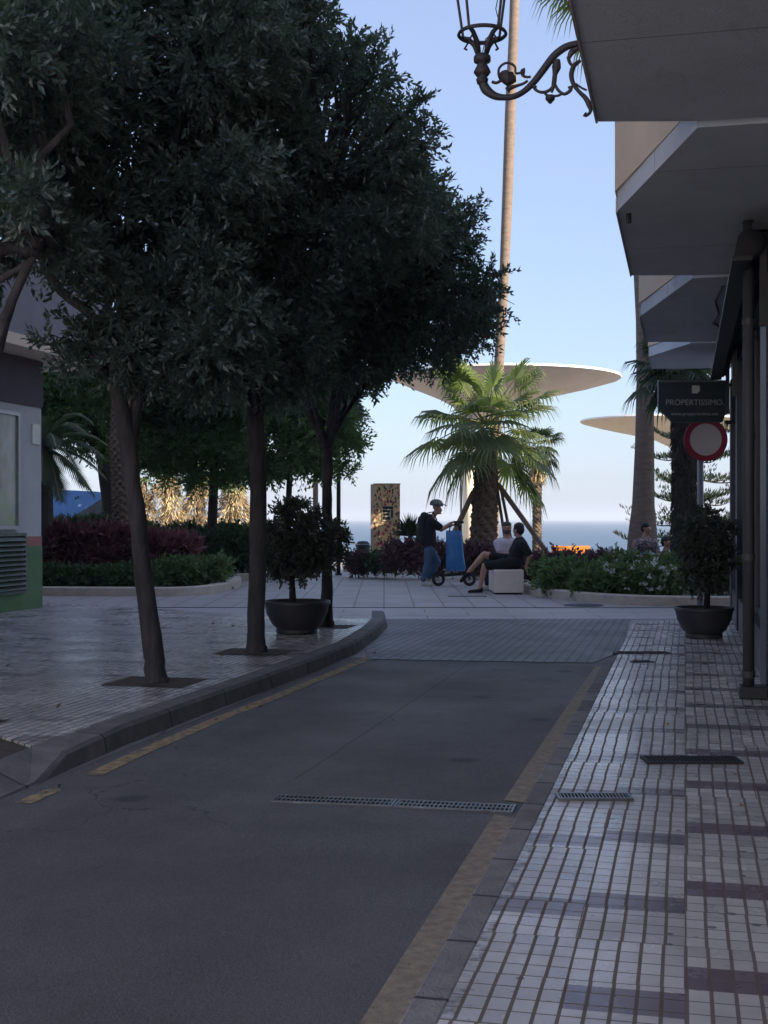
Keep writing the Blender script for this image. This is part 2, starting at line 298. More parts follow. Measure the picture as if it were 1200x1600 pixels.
# ---------------------------------------------------------------- mesh helpers
OFF = {}
def tag(o, label, cat, group=None):
    o['label'] = label; o['category'] = cat
    if group: o['group'] = group
    return o
def thing(name, label, cat, base=(0, 0, 0), street=False, group=None):
    """Empty at the base of a thing. street=True: its axes follow the street (r, s, z)."""
    o = bpy.data.objects.new(name, None); COL.objects.link(o); o.empty_display_size = .2
    b = Vector(base); o.location = S2W(*b) if street else b
    if street: o.rotation_euler = (0, 0, -TH)
    OFF[o.name] = b; return tag(o, label, cat, group)
class MB:
    def __init__(s): s.v = []; s.f = []; s.loose = []
    def add(s, vs, fs):
        k = len(s.v); s.v += [tuple(v) for v in vs]; s.f += [tuple(i+k for i in f) for f in fs]; return s
    def box(s, a, b, bev=0):
        (x0, y0, z0), (x1, y1, z1) = a, b
        return s.prism([(x0, y0), (x1, y0), (x1, y1), (x0, y1)], z0, z1)
    def prism(s, poly, z0, z1, cap=True):
        n = len(poly); ar = sum(poly[i][0]*poly[(i+1) % n][1]-poly[(i+1) % n][0]*poly[i][1] for i in range(n))
        if ar < 0: poly = poly[::-1]
        vs = [(p[0], p[1], z0) for p in poly]+[(p[0], p[1], z1) for p in poly]
        fs = [(i, (i+1) % n, n+(i+1) % n, n+i) for i in range(n)]
        if cap: fs += [tuple(range(n, 2*n)), tuple(range(n-1, -1, -1))]
        return s.add(vs, fs)
    def beam(s, a, b, w, d=None):
        d = d or w; a, b = Vector(a), Vector(b); t = (b-a).normalized(); u = t.cross(Vector((0, 0, 1)))
        u = Vector((1, 0, 0)) if u.length < .01 else u.normalized(); v = u.cross(t)
        vs = [p+u*i*w/2+v*j*d/2 for p in (a, b) for i, j in ((-1, -1), (1, -1), (1, 1), (-1, 1))]
        return s.add(vs, [(0, 3, 2, 1), (4, 5, 6, 7), (0, 1, 5, 4), (1, 2, 6, 5), (2, 3, 7, 6), (3, 0, 4, 7)])
    def tube(s, pts, rad, n=10, cap=True, wob=0):
        pts = [Vector(p) for p in pts]; m = len(pts)
        if not hasattr(rad, '__len__'): rad = [rad]*m
        vs = []; u = None
        for i, p in enumerate(pts):
            t = (pts[min(i+1, m-1)]-pts[max(i-1, 0)]).normalized()
            if u is None: u = t.orthogonal().normalized()
            u = (u-t*u.dot(t)).normalized(); v = t.cross(u)
            for k in range(n):
                a = 2*math.pi*k/n; r = rad[i]*(1+(U(-wob, wob) if wob else 0)); vs.append(p+u*math.cos(a)*r+v*math.sin(a)*r)
        fs = [(i*n+k, i*n+(k+1) % n, (i+1)*n+(k+1) % n, (i+1)*n+k) for i in range(m-1) for k in range(n)]
        if cap: fs += [tuple(range(n-1, -1, -1)), tuple((m-1)*n+k for k in range(n))]
        return s.add(vs, fs)
    def lathe(s, prof, c=(0, 0, 0), n=24):
        c = Vector(c); m = len(prof)
        vs = [c+Vector((r*math.cos(2*math.pi*k/n), r*math.sin(2*math.pi*k/n), z)) for r, z in prof for k in range(n)]
        return s.add(vs, [(i*n+k, i*n+(k+1) % n, (i+1)*n+(k+1) % n, (i+1)*n+k) for i in range(m-1) for k in range(n)])
    def ell(s, c, r, n=12, rot=None):
        c = Vector(c); r = (r, r, r) if not hasattr(r, '__len__') else r; vs = []
        for i in range(n//2+1):
            a = math.pi*i/(n//2)
            for k in range(n):
                b = 2*math.pi*k/n; p = Vector((r[0]*math.sin(a)*math.cos(b), r[1]*math.sin(a)*math.sin(b), -r[2]*math.cos(a)))
                vs.append(c+(rot @ p if rot else p))
        return s.add(vs, [(i*n+k, i*n+(k+1) % n, (i+1)*n+(k+1) % n, (i+1)*n+k) for i in range(n//2) for k in range(n)])
    def sheet(s, poly, z): 
        n = len(poly); ar = sum(poly[i][0]*poly[(i+1) % n][1]-poly[(i+1) % n][0]*poly[i][1] for i in range(n))
        if ar < 0: poly = poly[::-1]
        return s.add([(p[0], p[1], z) for p in poly], [tuple(range(n))])
    def build(s, name, mat, parent=None, smooth=False, bevel=0, off=None):
        me = bpy.data.meshes.new(name)
        o0 = OFF[parent.name] if parent is not None and parent.name in OFF else (off or Vector((0, 0, 0)))
        me.from_pydata([(v[0]-o0[0], v[1]-o0[1], v[2]-o0[2]) for v in s.v], [], s.f); me.validate()
        o = bpy.data.objects.new(name, me); COL.objects.link(o); me.materials.append(mat)
        if parent is not None: o.parent = parent; OFF[o.name] = o0
        if smooth: me.shade_smooth()
        if bevel:
            b = o.modifiers.new('bevel', 'BEVEL'); b.width = bevel; b.segments = 2; b.limit_method = 'ANGLE'; b.harden_normals = False
        return o
def struct(o, street=False):
    o['kind'] = 'structure'
    if street: o.rotation_euler = (0, 0, -TH)
    return o
def npmesh(name, V, Fq, mat, parent, smooth=False):
    """fast mesh from numpy vertices (n,3) and equal-sized faces (m,k)"""
    o0 = np.array(OFF[parent.name]) if parent is not None and parent.name in OFF else np.zeros(3)
    me = bpy.data.meshes.new(name); V = (V-o0).astype(np.float32); m, k = Fq.shape
    me.vertices.add(len(V)); me.vertices.foreach_set('co', V.ravel())
    me.loops.add(m*k); me.loops.foreach_set('vertex_index', Fq.astype(np.int32).ravel())
    me.polygons.add(m); me.polygons.foreach_set('loop_start', np.arange(0, m*k, k, dtype=np.int32))
    me.update(calc_edges=True); me.materials.append(mat)
    o = bpy.data.objects.new(name, me); COL.objects.link(o)
    if parent is not None: o.parent = parent; OFF[o.name] = Vector(o0)
    return o
def unit(a): return a/np.maximum(np.linalg.norm(a, axis=-1, keepdims=True), 1e-9)
def leaves(pos, d, L, W, rng=RNG):
    """rhombic folded leaves at pos along d; returns V, F"""
    n = len(pos); d = unit(d); rv = unit(rng.normal(size=(n, 3))); side = unit(np.cross(d, rv)); up = np.cross(side, d)
    L = np.broadcast_to(L, (n,))[:, None]*rng.uniform(.7, 1.25, (n, 1)); W = np.broadcast_to(W, (n,))[:, None]*rng.uniform(.8, 1.2, (n, 1))
    a = pos; b = pos+d*L*.45+side*W/2+up*W*.18; c = pos+d*L-up*L*.08; e = pos+d*L*.45-side*W/2+up*W*.18
    V = np.stack([a, b, c, e], 1).reshape(-1, 3); i = np.arange(n)[:, None]*4
    return V, np.concatenate([i+np.array([[0, 1, 2]]), i+np.array([[0, 2, 3]])])
def join(parts):
    Vs, Fs, k = [], [], 0
    for V, Fq in parts: Vs.append(V); Fs.append(Fq+k); k += len(V)
    return np.concatenate(Vs), np.concatenate(Fs)
def sprays(org, d, nl, SL, L, W, rng=RNG):
    """leafy twigs: nl leaves along each twig of length SL"""
    n = len(org); d = unit(d); out = []
    sd_ = unit(np.cross(d, rng.normal(size=(n, 3)))); up = np.cross(sd_, d)
    t = np.linspace(.12, 1, nl)
    sl = SL*rng.uniform(.7, 1.3, (n, 1))
    for k in range(nl):
        ang = k*2.4; s2 = sd_*math.cos(ang)+up*math.sin(ang)
        p = org+d*sl*t[k]+np.array([0, 0, -1])*sl*.12*t[k]**2
        dd = d*.75+s2*.8*(1.1-t[k]*.6)+rng.normal(size=(n, 3))*.18
        out.append(leaves(p, dd, L, W, rng))
    a = org; b = org+d*sl; w_ = sd_*.003                       # twig
    V = np.stack([a-w_, a+w_, b+w_*.3], 1).reshape(-1, 3); out.append((V, np.arange(n*3).reshape(-1, 3)))
    return join(out)
def blob_sprays(clumps, per, nl, SL, L, W, shell=.55, upb=.1, rng=RNG):
    """clumps: (x,y,z,r[,flat])"""
    O, D = [], []
    for c in clumps:
        r = c[3]; n = max(6, int(per*(r/.6)**2)); u = unit(rng.normal(size=(n, 3)))
        rad = r*(shell+(1-shell)*rng.uniform(0, 1, (n, 1))**.6)*rng.uniform(.82, 1.05, (n, 1))
        o = np.array(c[:3])+u*rad*np.array([1, 1, c[4] if len(c) > 4 else .85])
        O.append(o-u*SL*.5); D.append(u+rng.normal(size=(n, 3))*.55+np.array([0, 0, upb]))
    return sprays(np.concatenate(O), np.concatenate(D), nl, SL, L, W, rng)

def branch_path(a, b, n=6, wob=.05):
    a, b = Vector(a), Vector(b); out = [a]
    for i in range(1, n):
        t = i/n; out.append(a.lerp(b, t)+Vector((U(-1, 1), U(-1, 1), U(-1, 1)))*wob*math.sin(math.pi*t)+Vector((0, 0, .12*(b-a).length*math.sin(math.pi*t))))
    return out+[b]

# ---------------------------------------------------------------- ground
g = MB(); g.sheet([(-70, -40), (70, -40), (70, 46), (-70, 46)], 0); struct(g.build('promenade_pavement', MT['pavers']))
g = MB(); g.add([(-3000, 46, -.002), (3000, 46, -.002), (3000, 49, -2.2), (-3000, 49, -2.2), (3000, 130, -3.1), (-3000, 130, -3.1)], [(0, 1, 2, 3), (3, 2, 4, 5)]); struct(g.build('beach', MT['sand']))
g = MB(); g.sheet([(-4000, 95), (4000, 95), (4000, 9000), (-4000, 9000)], -2.95); struct(g.build('sea', MT['water']))
struct(MB().sheet([(-3.35, -30), (-.62, -30), (-.62, 12.75), (-3.2, 12.15)], .004).build('road', MT['asphalt']), True)
A = [GS(575, 1031), GS(926, 1037), GS(960, 1020), GS(984, 968), GS(560, 968)]
struct(MB().sheet([A[0], A[1], (A[2][0]+.06, A[2][1]), A[3], A[4]], .009).build('crossing', MT['blocks']), True)
# two bands of pale slabs and a dark seam across the promenade
g = MB(); g.sheet([(-14, 17.32), (12, 17.32), (12, 19.45), (-14, 19.6)], .004); struct(g.build('pavement_band', MT['stripb']))
g = MB(); g.sheet([(-14, 19.62), (12, 19.48), (12, 19.6), (-14, 19.74)], .005); struct(g.build('drain_channel', MT['slot']))
# right pavement, flush kerb and painted line
struct(MB().prism([(-.63, -10), (.62, -10), (.62, 17.9), (-.64, 16.78)], -.05, .03).build('right_pavement', MT['tiles_r']), True)
struct(MB().prism([(-.74, -10), (-.632, -10), (-.642, 12.9), (-.74, 12.3)], -.05, .024).build('right_kerb', MT['flat'], bevel=.008), True)
g = MB(); g.sheet([(-.85, -6), (-.742, -6), (-.742, 5.78), (-.85, 5.82)], .0075); g.sheet([(-.848, 6.13), (-.742, 6.1), (-.742, 9.2), (-.83, 9.2)], .0075)
g.sheet([(-.83, 9.21), (-.742, 9.21), (-.742, 11.9), (-.80, 11.9)], .0075)
struct(g.build('painted_line_right', MT['yellow2']), True)
# left pavement with a rounded kerb
KZ = .12
outer = [GS(-420, 1420), GS(-90, 1283), GS(0, 1252), GS(60, 1226), GS(110, 1203), GS(200, 1163), GS(341, 1108), GS(420, 1078), GS(496, 1048), GS(556, 1022), GS(590, 998), GS(606, 980), GS(603, 968)]
hts = [.012, .012, .012, .018, .10]+[KZ]*10; hin = [.05, .06, .075, .105, KZ]+[KZ]*10; iw = [.3, .3, .28, .25, .22]+[.19]*10
inner, mid = [], []
for i, p in enumerate(outer):
    a = outer[max(0, i-1)]; b = outer[min(len(outer)-1, i+1)]; t = Vector((b[0]-a[0], b[1]-a[1])).normalized(); nrm = Vector((-t.y, t.x))
    mid.append((p[0]+nrm.x*.045, p[1]+nrm.y*.045)); inner.append((p[0]+nrm.x*iw[i], p[1]+nrm.y*iw[i]))
g = MB(); vs = []
for i, p in enumerate(outer):
    z = hts[i]; m = mid[i]; n_ = inner[i]
    vs += [(p[0], p[1], -.02), (p[0]+(m[0]-p[0])*.5, p[1]+(m[1]-p[1])*.5, z*.8), (m[0], m[1], z), (n_[0], n_[1], max(z, hin[i])+.002), (n_[0], n_[1], -.02)]
g.add(vs, [(i*5+j, i*5+j+1, (i+1)*5+j+1, (i+1)*5+j) for i in range(len(outer)-1) for j in range(4)])
g.add([vs[-5], vs[-4], vs[-3], vs[-2], vs[-1]], [(0, 1, 2, 3, 4)])
struct(g.build('left_kerb', MT['kerb'], smooth=False), True)
back = [GS(575, 966.5, KZ), GS(430, 963, KZ), (-9.4, 17.6), (-9.6, 8), (-9.6, 5.4)]
near = [GS(-500, 1160, KZ), GS(0, 1150, KZ)]
tl = inner[4:12]
struct(MB().prism([near[1]]+tl+[back[0], back[1], back[2], back[4], near[0]], -.02, KZ).build('left_pavement', MT['tiles_l']), True)
# dropped end of the pavement: bare dirt, then red tactile tiles
g = MB(); i4 = inner[4]
pts = [(near[0][0]-1.5, near[0][1], KZ-.01), (near[1][0], near[1][1]-.01, KZ-.01), (i4[0], i4[1]-.01, KZ-.01), (inner[3][0], inner[3][1], .104), (inner[2][0]-.1, inner[2][1]+.22, .09), (near[0][0]-1.5, inner[2][1]+.25, .09)]
g.add(pts, [(5, 4, 3, 2, 1, 0)]); struct(g.build('dirt_strip', MT['dirt']), True)
g = MB(); g.add([(pts[5][0], pts[5][1], .089), (pts[4][0], pts[4][1], .089), (inner[3][0], inner[3][1], .103), (inner[2][0], inner[2][1], .075), (inner[1][0], inner[1][1], .06), (inner[0][0], inner[0][1], .05), (pts[5][0]-.6, inner[0][1], .05)], [(6, 5, 4, 3, 2, 1, 0)])
struct(g.build('tactile_paving', MT['red']), True)
# yellow line along the left kerb
def ribbon(path, o1, o2, z):
    a_, b_ = [], []
    for i, p in enumerate(path):
        a = path[max(0, i-1)]; b = path[min(len(path)-1, i+1)]; t = Vector((b[0]-a[0], b[1]-a[1])).normalized(); nrm = Vector((t.y, -t.x))
        a_.append((p[0]+nrm.x*o1, p[1]+nrm.y*o1, z)); b_.append((p[0]+nrm.x*o2, p[1]+nrm.y*o2, z))
    n = len(path); return a_+b_, [(i, n+i, n+i+1, i+1) for i in range(n-1)]
g = MB(); g.add(*ribbon([GS(132, 1212), GS(200, 1180), GS(341, 1120), GS(420, 1090), GS(496, 1059), GS(556, 1034), GS(577, 1024)], -.0, .10, .0068)); g.add(*ribbon([GS(22, 1256), GS(50, 1244), GS(70, 1236), GS(92, 1234)], .0, .09, .0068))
struct(g.build('yellow_line', MT['yellow']), True)

# ---------------------------------------------------------------- buildings
RB = thing('apartment_building', 'tall grey rendered building with a row of overhanging balconies along the right edge', 'building', (.62, -20, 0), True)
BH, FL = 15.5, 2.95; Z1 = 3.6
MB().prism([(.9, -2), (40, -2), (.9+40*CT, 18.2+40*ST), (.9, 18.2)], 0, BH).build('wall', MT['render'], RB)  # block widened out of view behind the frontage to shade the promenade
MB().box((.62, -2, 0.0), (.9, 18.2, .42)).build('plinth', MT['stone'], RB)
MB().box((.62, -2, 3.25), (.9, 18.2, Z1-.004)).build('lintel', MT['pier'], RB)
for a, b in ((-2, 2.6), (5.2, 5.5), (7.6, 7.9), (10.1, 10.9), (13.3, 13.6), (15.8, 16.1), (17.9, 18.2)):
    MB().box((.60, a, .0), (.898, b, 3.248)).build('pilaster', MT['pier'], RB, bevel=.01)
for a, b in ((2.6, 5.2), (5.5, 7.6), (7.9, 10.1), (10.9, 13.3), (13.6, 15.8), (16.1, 17.9)):
    wn_ = MB(); 
    for x0, x1, z0, z1 in ((a, b, .42, .50), (a, b, 3.15, 3.25), (a, a+.06, .5, 3.15), (b-.06, b, .5, 3.15), ((a+b)/2-.03, (a+b)/2+.03, .5, 3.15)):
        wn_.box((.70, x0, z0), (.78, x1, z1))
    fr = wn_.build('shop_window', MT['dark'], RB)
    MB().box((.735, a+.06, .5), (.745, b-.06, 3.15)).build('pane', MT['winpane'], fr)
def balcony(s0, s1, sc, z, first=False):
    """plan: inner edge s0..s1 at r=.07, outer edge sc..s1 at r=-.49"""
    ro, ri = -.475, .07
    near0 = sc if not first else s0
    poly = [(ri, s0), (ro, near0), (ro, s1-.12), (ri, s1)]
    slab = MB(); slab.prism([(.895, s0), (ri, s0), (ro, near0), (ro, s1-.12), (ri, s1), (.895, s1)], z, z+.14)
    sl = slab.build('balcony', MT['soffit'], RB)
    t = .10; par = MB()
    par.prism([(ri, s0+.002), (ro-.02, near0), (ro-.02, s1-.12), (ro+t, s1-.12), (ro+t, near0+t*.6), (ri+.04, s0+t+.1)], z+.142, z+1.05)
    par.prism([(ro+t+.002, s1-.12-t), (ri+.3, s1-.1), (ri+.3, s1), (ro+t+.002, s1-.12)], z+.142, z+1.05)
    par.build('parapet', MT['cream'], sl)
    MB().prism([(ro-.014, near0), (ro-.001, near0), (ro-.001, s1-.13), (ro-.014, s1-.13)], z-.012, z+.09).build('edge_band', MT['render'], sl)
    return sl
per = [(2.6, 7.42, 2.6), (7.54, 12.1, 9.44), (12.24, 16.65, 14.4), (16.78, 19.6, 18.0)]
for fl in range(4):
    for k, (a, b, c) in enumerate(per):
        balcony(a, b, c, Z1+fl*FL, k == 0)
    balcony(-1.9, 2.5, -.2, Z1+fl*FL)
MB().box((.62, -2, Z1+.002), (.9, 18.2, BH-.01)).build('upper_wall', MT['cream'], RB)
MB().tube([S2 for S2 in [Vector((-.40, 9.55, 3.62)), Vector((-.40, 9.55, 3.3+.23))]], .02, 8).build('drain_spout', MT['dark'], RB)
# surface cable on the soffit
MB().tube([(.6, 12.6, 3.585), (.35, 12.7, 3.59), (.3, 13.5, 3.588), (.36, 14.4, 3.589), (.31, 15.0, 3.588), (.45, 15.6, 3.589), (.58, 15.4, 3.586)], .009, 6).build('cable', MT['dark'], RB)
g = MB(); g.tube([(-.1, 7.52, 3.78), (-.09, 7.53, 3.72), (-.1, 7.5, 3.66), (-.115, 7.5, 3.61)], [.008, .022, .018, .004], 6)
# downpipe beside the shop windows
DP = thing('downpipe', 'grey drainpipe with joints standing against the pilaster of the right building', 'drainpipe', (.462, 9.9, .03), True)
MB().tube([(.462, 9.9, .03), (.462, 9.9, 3.58)], .042, 14).build('pipe', MT['pipe'], DP, smooth=True)
for z in (.18, 1.05, 1.95, 2.8): MB().tube([(.462, 9.9, z), (.462, 9.9, z+.05)], .049, 14).build('joint', MT['pipe'], DP, smooth=False)
MB().box((.39, 9.8, .031), (.598, 10.02, .12)).build('foot', MT['dark'], DP, bevel=.01)
# rolled awning
AW = thing('rolled_awning', 'dark rolled shop awning in its long cassette under the balconies', 'awning', (.5, 9.4, 3.3), True)
MB().tube([(.46, 9.5, 3.34), (.46, 17.6, 3.34)], .1, 16).build('roll', MT['awn'], AW, smooth=True)
MB().box((.47, 9.47, 3.42), (.615, 17.6, 3.47)).build('cassette', MT['dark'], AW)
for s_ in (9.6, 12.3, 15.0, 17.5): MB().beam((.55, s_, 3.42), (.55, s_, 2.75), .05).build('bracket', MT['dark'], AW)
g = MB(); g.prism([(.33, 9.5), (.47, 9.5), (.47, 17.6), (.33, 17.6)], 3.21, 3.245); g.build('front_bar', MT['dark'], AW)

LB = thing('corner_building', 'white building at the left edge with green and salmon painted base', 'building', (-8.8, 16, 0), True)
LS, LR = 16.4, -8.8
struct(MB().sheet([(-40, -60), (40, -60), (40, -2.5), (-40, -2.5)], .016).build('bounce_paving', MT['stone_pale']), True)  # unseen pale ground added behind the camera to bounce sun into the street
MB().box((-30, 2, 0), (LR, LS, 3.57)).build('wall', MT['white'], LB)
MB().box((-29, 2.1, 2.92), (LR+.03, LS-.0, 3.56)).build('dark_band', MT['purple'], LB)
MB().box((-29, 2.1, .99), (LR+.01, LS-.0, 1.12)).build('salmon_band', MT['salmon'], LB)
MB().box((-29, 2.1, .0), (LR+.012, LS+.012, .988)).build('green_base', MT['green'], LB)
MB().box((-30, 2, 3.572), (-8.25, LS+1.2, 3.72)).build('overhang', MT['cream'], LB)
MB().box((-9.6, 2, 3.722), (-8.3, LS+1.15, 4.75)).build('balcony', MT['shade_front'], LB)
MB().box((-30, 2.2, 3.722), (-9.62, LS, 6.6)).build('upper_wall', MT['white'], LB)
MB().box((-30, 2.1, 6.602), (-8.6, LS+.6, 6.8)).build('roof_slab', MT['cream'], LB)
for a in (4.5, 8, 11.5):
    f = MB().box((-9.62, a, 4.1), (-9.58, a+1.8, 6.1)).build('balcony_window', MT['alu'], LB); MB().box((-9.579, a+.08, 4.18), (-9.57, a+1.72, 6.02)).build('pane', MT['winpane'], f)
g = MB()
for a, b, c, d in ((14.1, 15.72, 1.22, 1.27), (14.1, 15.72, 2.75, 2.80), (15.67, 15.72, 1.27, 2.75), (14.1, 14.15, 1.27, 2.75)): g.box((LR, a, c), (LR+.06, b, d))
pf = g.build('poster_frame', MT['alu'], LB); MB().box((LR, 14.15, 1.27), (LR+.03, 15.67, 2.75)).build('poster', MT['poster'], pf)
MB().box((LR, 16.12, 2.4), (LR+.025, 16.33, 2.68)).build('plaque', MT['signfg'], LB)
g = MB(); g.box((LR+.013, 13.9, .35), (LR+.04, 15.92, .39)); g.box((LR+.013, 13.9, 1.13), (LR+.04, 15.92, 1.17))
for a in (13.9, 15.1, 15.88): g.box((LR+.013, a, .39), (LR+.045, a+.04, 1.13))
lv = g.build('louvre_vent', MT['louvre'], LB); g = MB(); g.box((LR+.0125, 13.94, .39), (LR+.014, 15.88, 1.13)); g.build('recess', MT['slot'], lv); g = MB()
for k in range(11):
    z = .40+k*.066; x_ = LR+.018; g.add([(x_, 13.94, z+.05), (x_, 15.88, z+.05), (x_+.05, 15.88, z), (x_+.05, 13.94, z), (x_, 13.94, z+.058), (x_, 15.88, z+.058), (x_+.055, 15.88, z+.006), (x_+.055, 13.94, z+.006)], [(0, 1, 2, 3), (7, 6, 5, 4), (3, 2, 6, 7), (0, 3, 7, 4), (1, 5, 6, 2)])
g.build('slat', MT['louvre'], lv)

CB = thing('bounce_building', 'pale building added unseen behind the viewer on the left to bounce sunlight', 'building', (-9.4, -4, 0), True)  # added out of view so its sunlit front brightens the street
MB().box((-24, -30, 0), (-9.2, -3, 13)).build('wall', MT['back_wall'], CB)
for z in (1, 4, 7, 10):
    for a in range(-28, -4, 4):
        f = MB().box((-9.2, a, z), (-9.16, a+1.4, z+1.7)).build('window', MT['alu'], CB); MB().box((-9.159, a+.07, z+.07), (-9.15, a+1.33, z+1.63)).build('pane', MT['winpane'], f)
# ---------------------------------------------------------------- street trees
def street_tree(base, forks, clumps, label, per, group='trees planted along the left kerb', mat='leaf', r0=.085, name='street_tree', L=.064, W=.028, nl=12, SL=.19, holes=(), bark='bark', twigs=True):
    t = thing(name, label, 'tree', base, group=group)
    tr = MB()
    for f in forks: tr.tube([p for a_, b_ in zip(f[0], f[0][1:]) for p in (a_, a_.lerp(b_, .34)+Vector((U(-1, 1), U(-1, 1), 0))*.006, a_.lerp(b_, .67)+Vector((U(-1, 1), U(-1, 1), 0))*.006)]+[f[0][-1]], [q_*(1+U(-.05, .07)) for a_, b_ in zip(f[1], f[1][1:]) for q_ in (a_, a_*.66+b_*.34, a_*.33+b_*.67)]+[f[1][-1]], n=16, wob=.07)
    tk = tr.build('trunk', MT[bark], t, smooth=True)
    # limbs out to the clumps
    lm = MB(); start = [Vector(f[0][-1]) for f in forks]
    for c in clumps[::2 if twigs else 3]:
        a = min(start, key=lambda s: (s-Vector(c[:3])).length)
        b = Vector(c[:3]); p = branch_path(a, b, 6, .09)
        lm.tube(p, [.034*(1-i/6.5)+.006 for i in range(7)], 6, wob=.04)
        if twigs:
            for _ in range(5):
                q = b+Vector((U(-1, 1), U(-1, 1), U(-.8, .8)))*c[3]*.9; lm.tube(branch_path(p[U(0, 1) < .5 and 3 or 5], q, 4, .05), [.011, .008, .006, .005, .003], 5)
    if len(lm.v): lm.build('limbs', MT[bark], t, smooth=True)
    V, Fq = blob_sprays(clumps, per*(2.5 if twigs else 2.4), nl, SL, L, W, shell=.35)
    npmesh('crown', V, Fq, MT[mat], t)
    return t
def cl(Y, lst, depth=(0,), jit=.12, seed=0):
    rr = random.Random(seed); out = []
    for (px, py, pr) in lst:
        for d in depth:
            p = P(px, py, Y); r = pr*Y/F
            k = 1-.22*abs(d)/(max(map(abs, depth)) or 1)
            out.append((p.x+rr.uniform(-jit, jit)*.6, Y+d+rr.uniform(-jit, jit), p.z+rr.uniform(-jit, jit)*.6, r*k))
    return out
def fk(Y, pts, rad, dy=0):
    n = len(pts); return ([P(px, py, Y+dy*i/(n-1)) for i, (px, py) in enumerate(pts)], rad)
B1, B2, B3 = G(246, 1066, KZ), G(400, 1019, KZ), G(510, 979, KZ)
Y1, Y2, Y3 = B1.y, B2.y, B3.y
street_tree(B1, [fk(Y1, [(246, 1068), (244, 1058), (240, 1020), (228, 930), (219, 850), (208, 760), (201, 700), (190, 640), (178, 590)], [.098, .082, .072, .068, .064, .062, .066, .060, .05]),
                 fk(Y1, [(201, 705), (212, 640), (222, 580), (235, 520), (250, 450), (262, 380)], [.055, .045, .04, .036, .032, .028], .3),
                 fk(Y1, [(180, 600), (172, 540), (140, 490), (95, 455), (70, 420), (60, 380)], [.05, .046, .04, .034, .028, .022], -.3),
                 fk(Y1, [(184, 610), (200, 540), (190, 480), (175, 420)], [.04, .032, .026, .022], .5)],
    cl(Y1, [(90, 110, 130), (250, 60, 140), (60, 260, 120), (190, 210, 130), (330, 160, 110), (300, 330, 105), (390, 280, 80), (190, 350, 90), (60, 360, 50), (380, 60, 110), (330, 450, 80), (215, 450, 45), (110, 560, 28), (150, 540, 30), (230, 560, 50), (320, 550, 60), (160, -80, 150), (330, -60, 130), (20, -40, 120), (250, -200, 120), (120, 400, 50), (40, 330, 80), (110, 360, 75), (170, 440, 60), (215, 505, 55), (160, 555, 42), (90, 440, 30), (200, 570, 40), (280, 480, 80), (340, 550, 70), (290, 590, 35), (380, 500, 60)], (-.75, 0, .75), seed=1),
    'nearest street tree with trunk leaning left, its dark crown filling the upper left', 105)
street_tree(B2, [fk(Y2, [(400, 1020), (400, 1008), (400, 960), (402, 880), (403, 800), (402, 720), (398, 650)], [.115, .095, .08, .078, .076, .075, .08]),
                 fk(Y2, [(400, 660), (380, 600), (360, 540), (350, 470)], [.06, .05, .045, .035], .3),
                 fk(Y2, [(400, 655), (420, 590), (435, 520), (460, 420), (500, 330)], [.06, .05, .044, .036, .028], -.2)],
    cl(Y2, [(545, 130, 62), (585, 195, 55), (612, 285, 72), (460, 90, 80), (440, 0, 70), (350, 600, 45), (430, 600, 45), (480, 560, 60), (400, 170, 110), (470, 290, 115), (520, 400, 95), (390, 400, 100), (400, 520, 70), (640, 235, 45), (340, 560, 45), (450, 560, 62), (655, 270, 28), (590, 380, 70), (370, -80, 100), (495, 55, 32), (480, 480, 80), (592, 150, 22), (300, 480, 70), (340, 300, 90), (660, 350, 45)], (-1.1, -.4, .4, 1.1), seed=2),
    'straight trunked street tree in a dirt pit left of the bowl planter', 95)
street_tree(B3, [fk(Y3, [(510, 980), (510, 968), (511, 900), (512, 820), (511, 760), (512, 700)], [.10, .075, .06, .058, .057, .066]),
                 fk(Y3, [(513, 706), (495, 668), (480, 632), (478, 600), (470, 540), (460, 480)], [.05, .042, .036, .034, .03, .024], .3),
                 fk(Y3, [(512, 706), (518, 650), (524, 600), (540, 540), (580, 480), (640, 430)], [.05, .042, .036, .034, .03, .024], -.3)],
    cl(Y3, [(715, 385, 46), (680, 380, 55), (740, 478, 46), (700, 490, 80), (600, 480, 90), (560, 545, 58), (640, 400, 80), (560, 430, 95), (722, 535, 34), (500, 540, 70), (640, 545, 45), (610, 565, 38), (665, 345, 45), (690, 560, 30), (480, 480, 80), (540, 600, 34), (580, 340, 60), (765, 520, 20), (735, 358, 20), (460, 600, 36), (600, 530, 55), (765, 460, 16), (575, 590, 26)], (-1.2, -.4, .4, 1.2), seed=3),
    'third street tree with forked slender trunk behind the bowl planter', 80)
B0 = S2W(-4.35, 6.9, KZ); Y0 = B0.y
street_tree(B0, [fk(Y0, [(-52, 1180), (-50, 1160), (-46, 1000), (-40, 800), (-30, 660), (-12, 560), (6, 500)], [.08, .07, .06, .056, .052, .046, .04]),
                 fk(Y0, [(4, 508), (18, 470), (36, 432), (52, 402), (58, 385)], [.034, .03, .027, .024, .016]),
                 fk(Y0, [(-80, 470), (-20, 445), (16, 428), (48, 408), (56, 396)], [.02, .022, .021, .018, .014])],
    cl(Y0, [(-120, 200, 150), (20, 300, 75), (-60, 380, 60), (30, 120, 110), (70, 380, 28), (100, 340, 60), (-40, -20, 160), (120, 20, 90)], (-.5, .2, .7), seed=5),
    'street tree just outside the left edge whose branches reach into the picture', 100)
# tree pits
for b, (wd, dp) in ((B1, (.62, .55)), (B2, (.62, .55)), (B3, (.6, .5)), (B0, (.6, .5))):
    r, s_ = W2S(b.x, b.y)
    struct(MB().sheet([(r-wd*.55, s_-dp*.5), (r+wd*.5, s_-dp*.5), (r+wd*.5, s_+dp*.5), (r-wd*.55, s_+dp*.5)], KZ+.004).build('tree_pit', MT['dirt']), True)

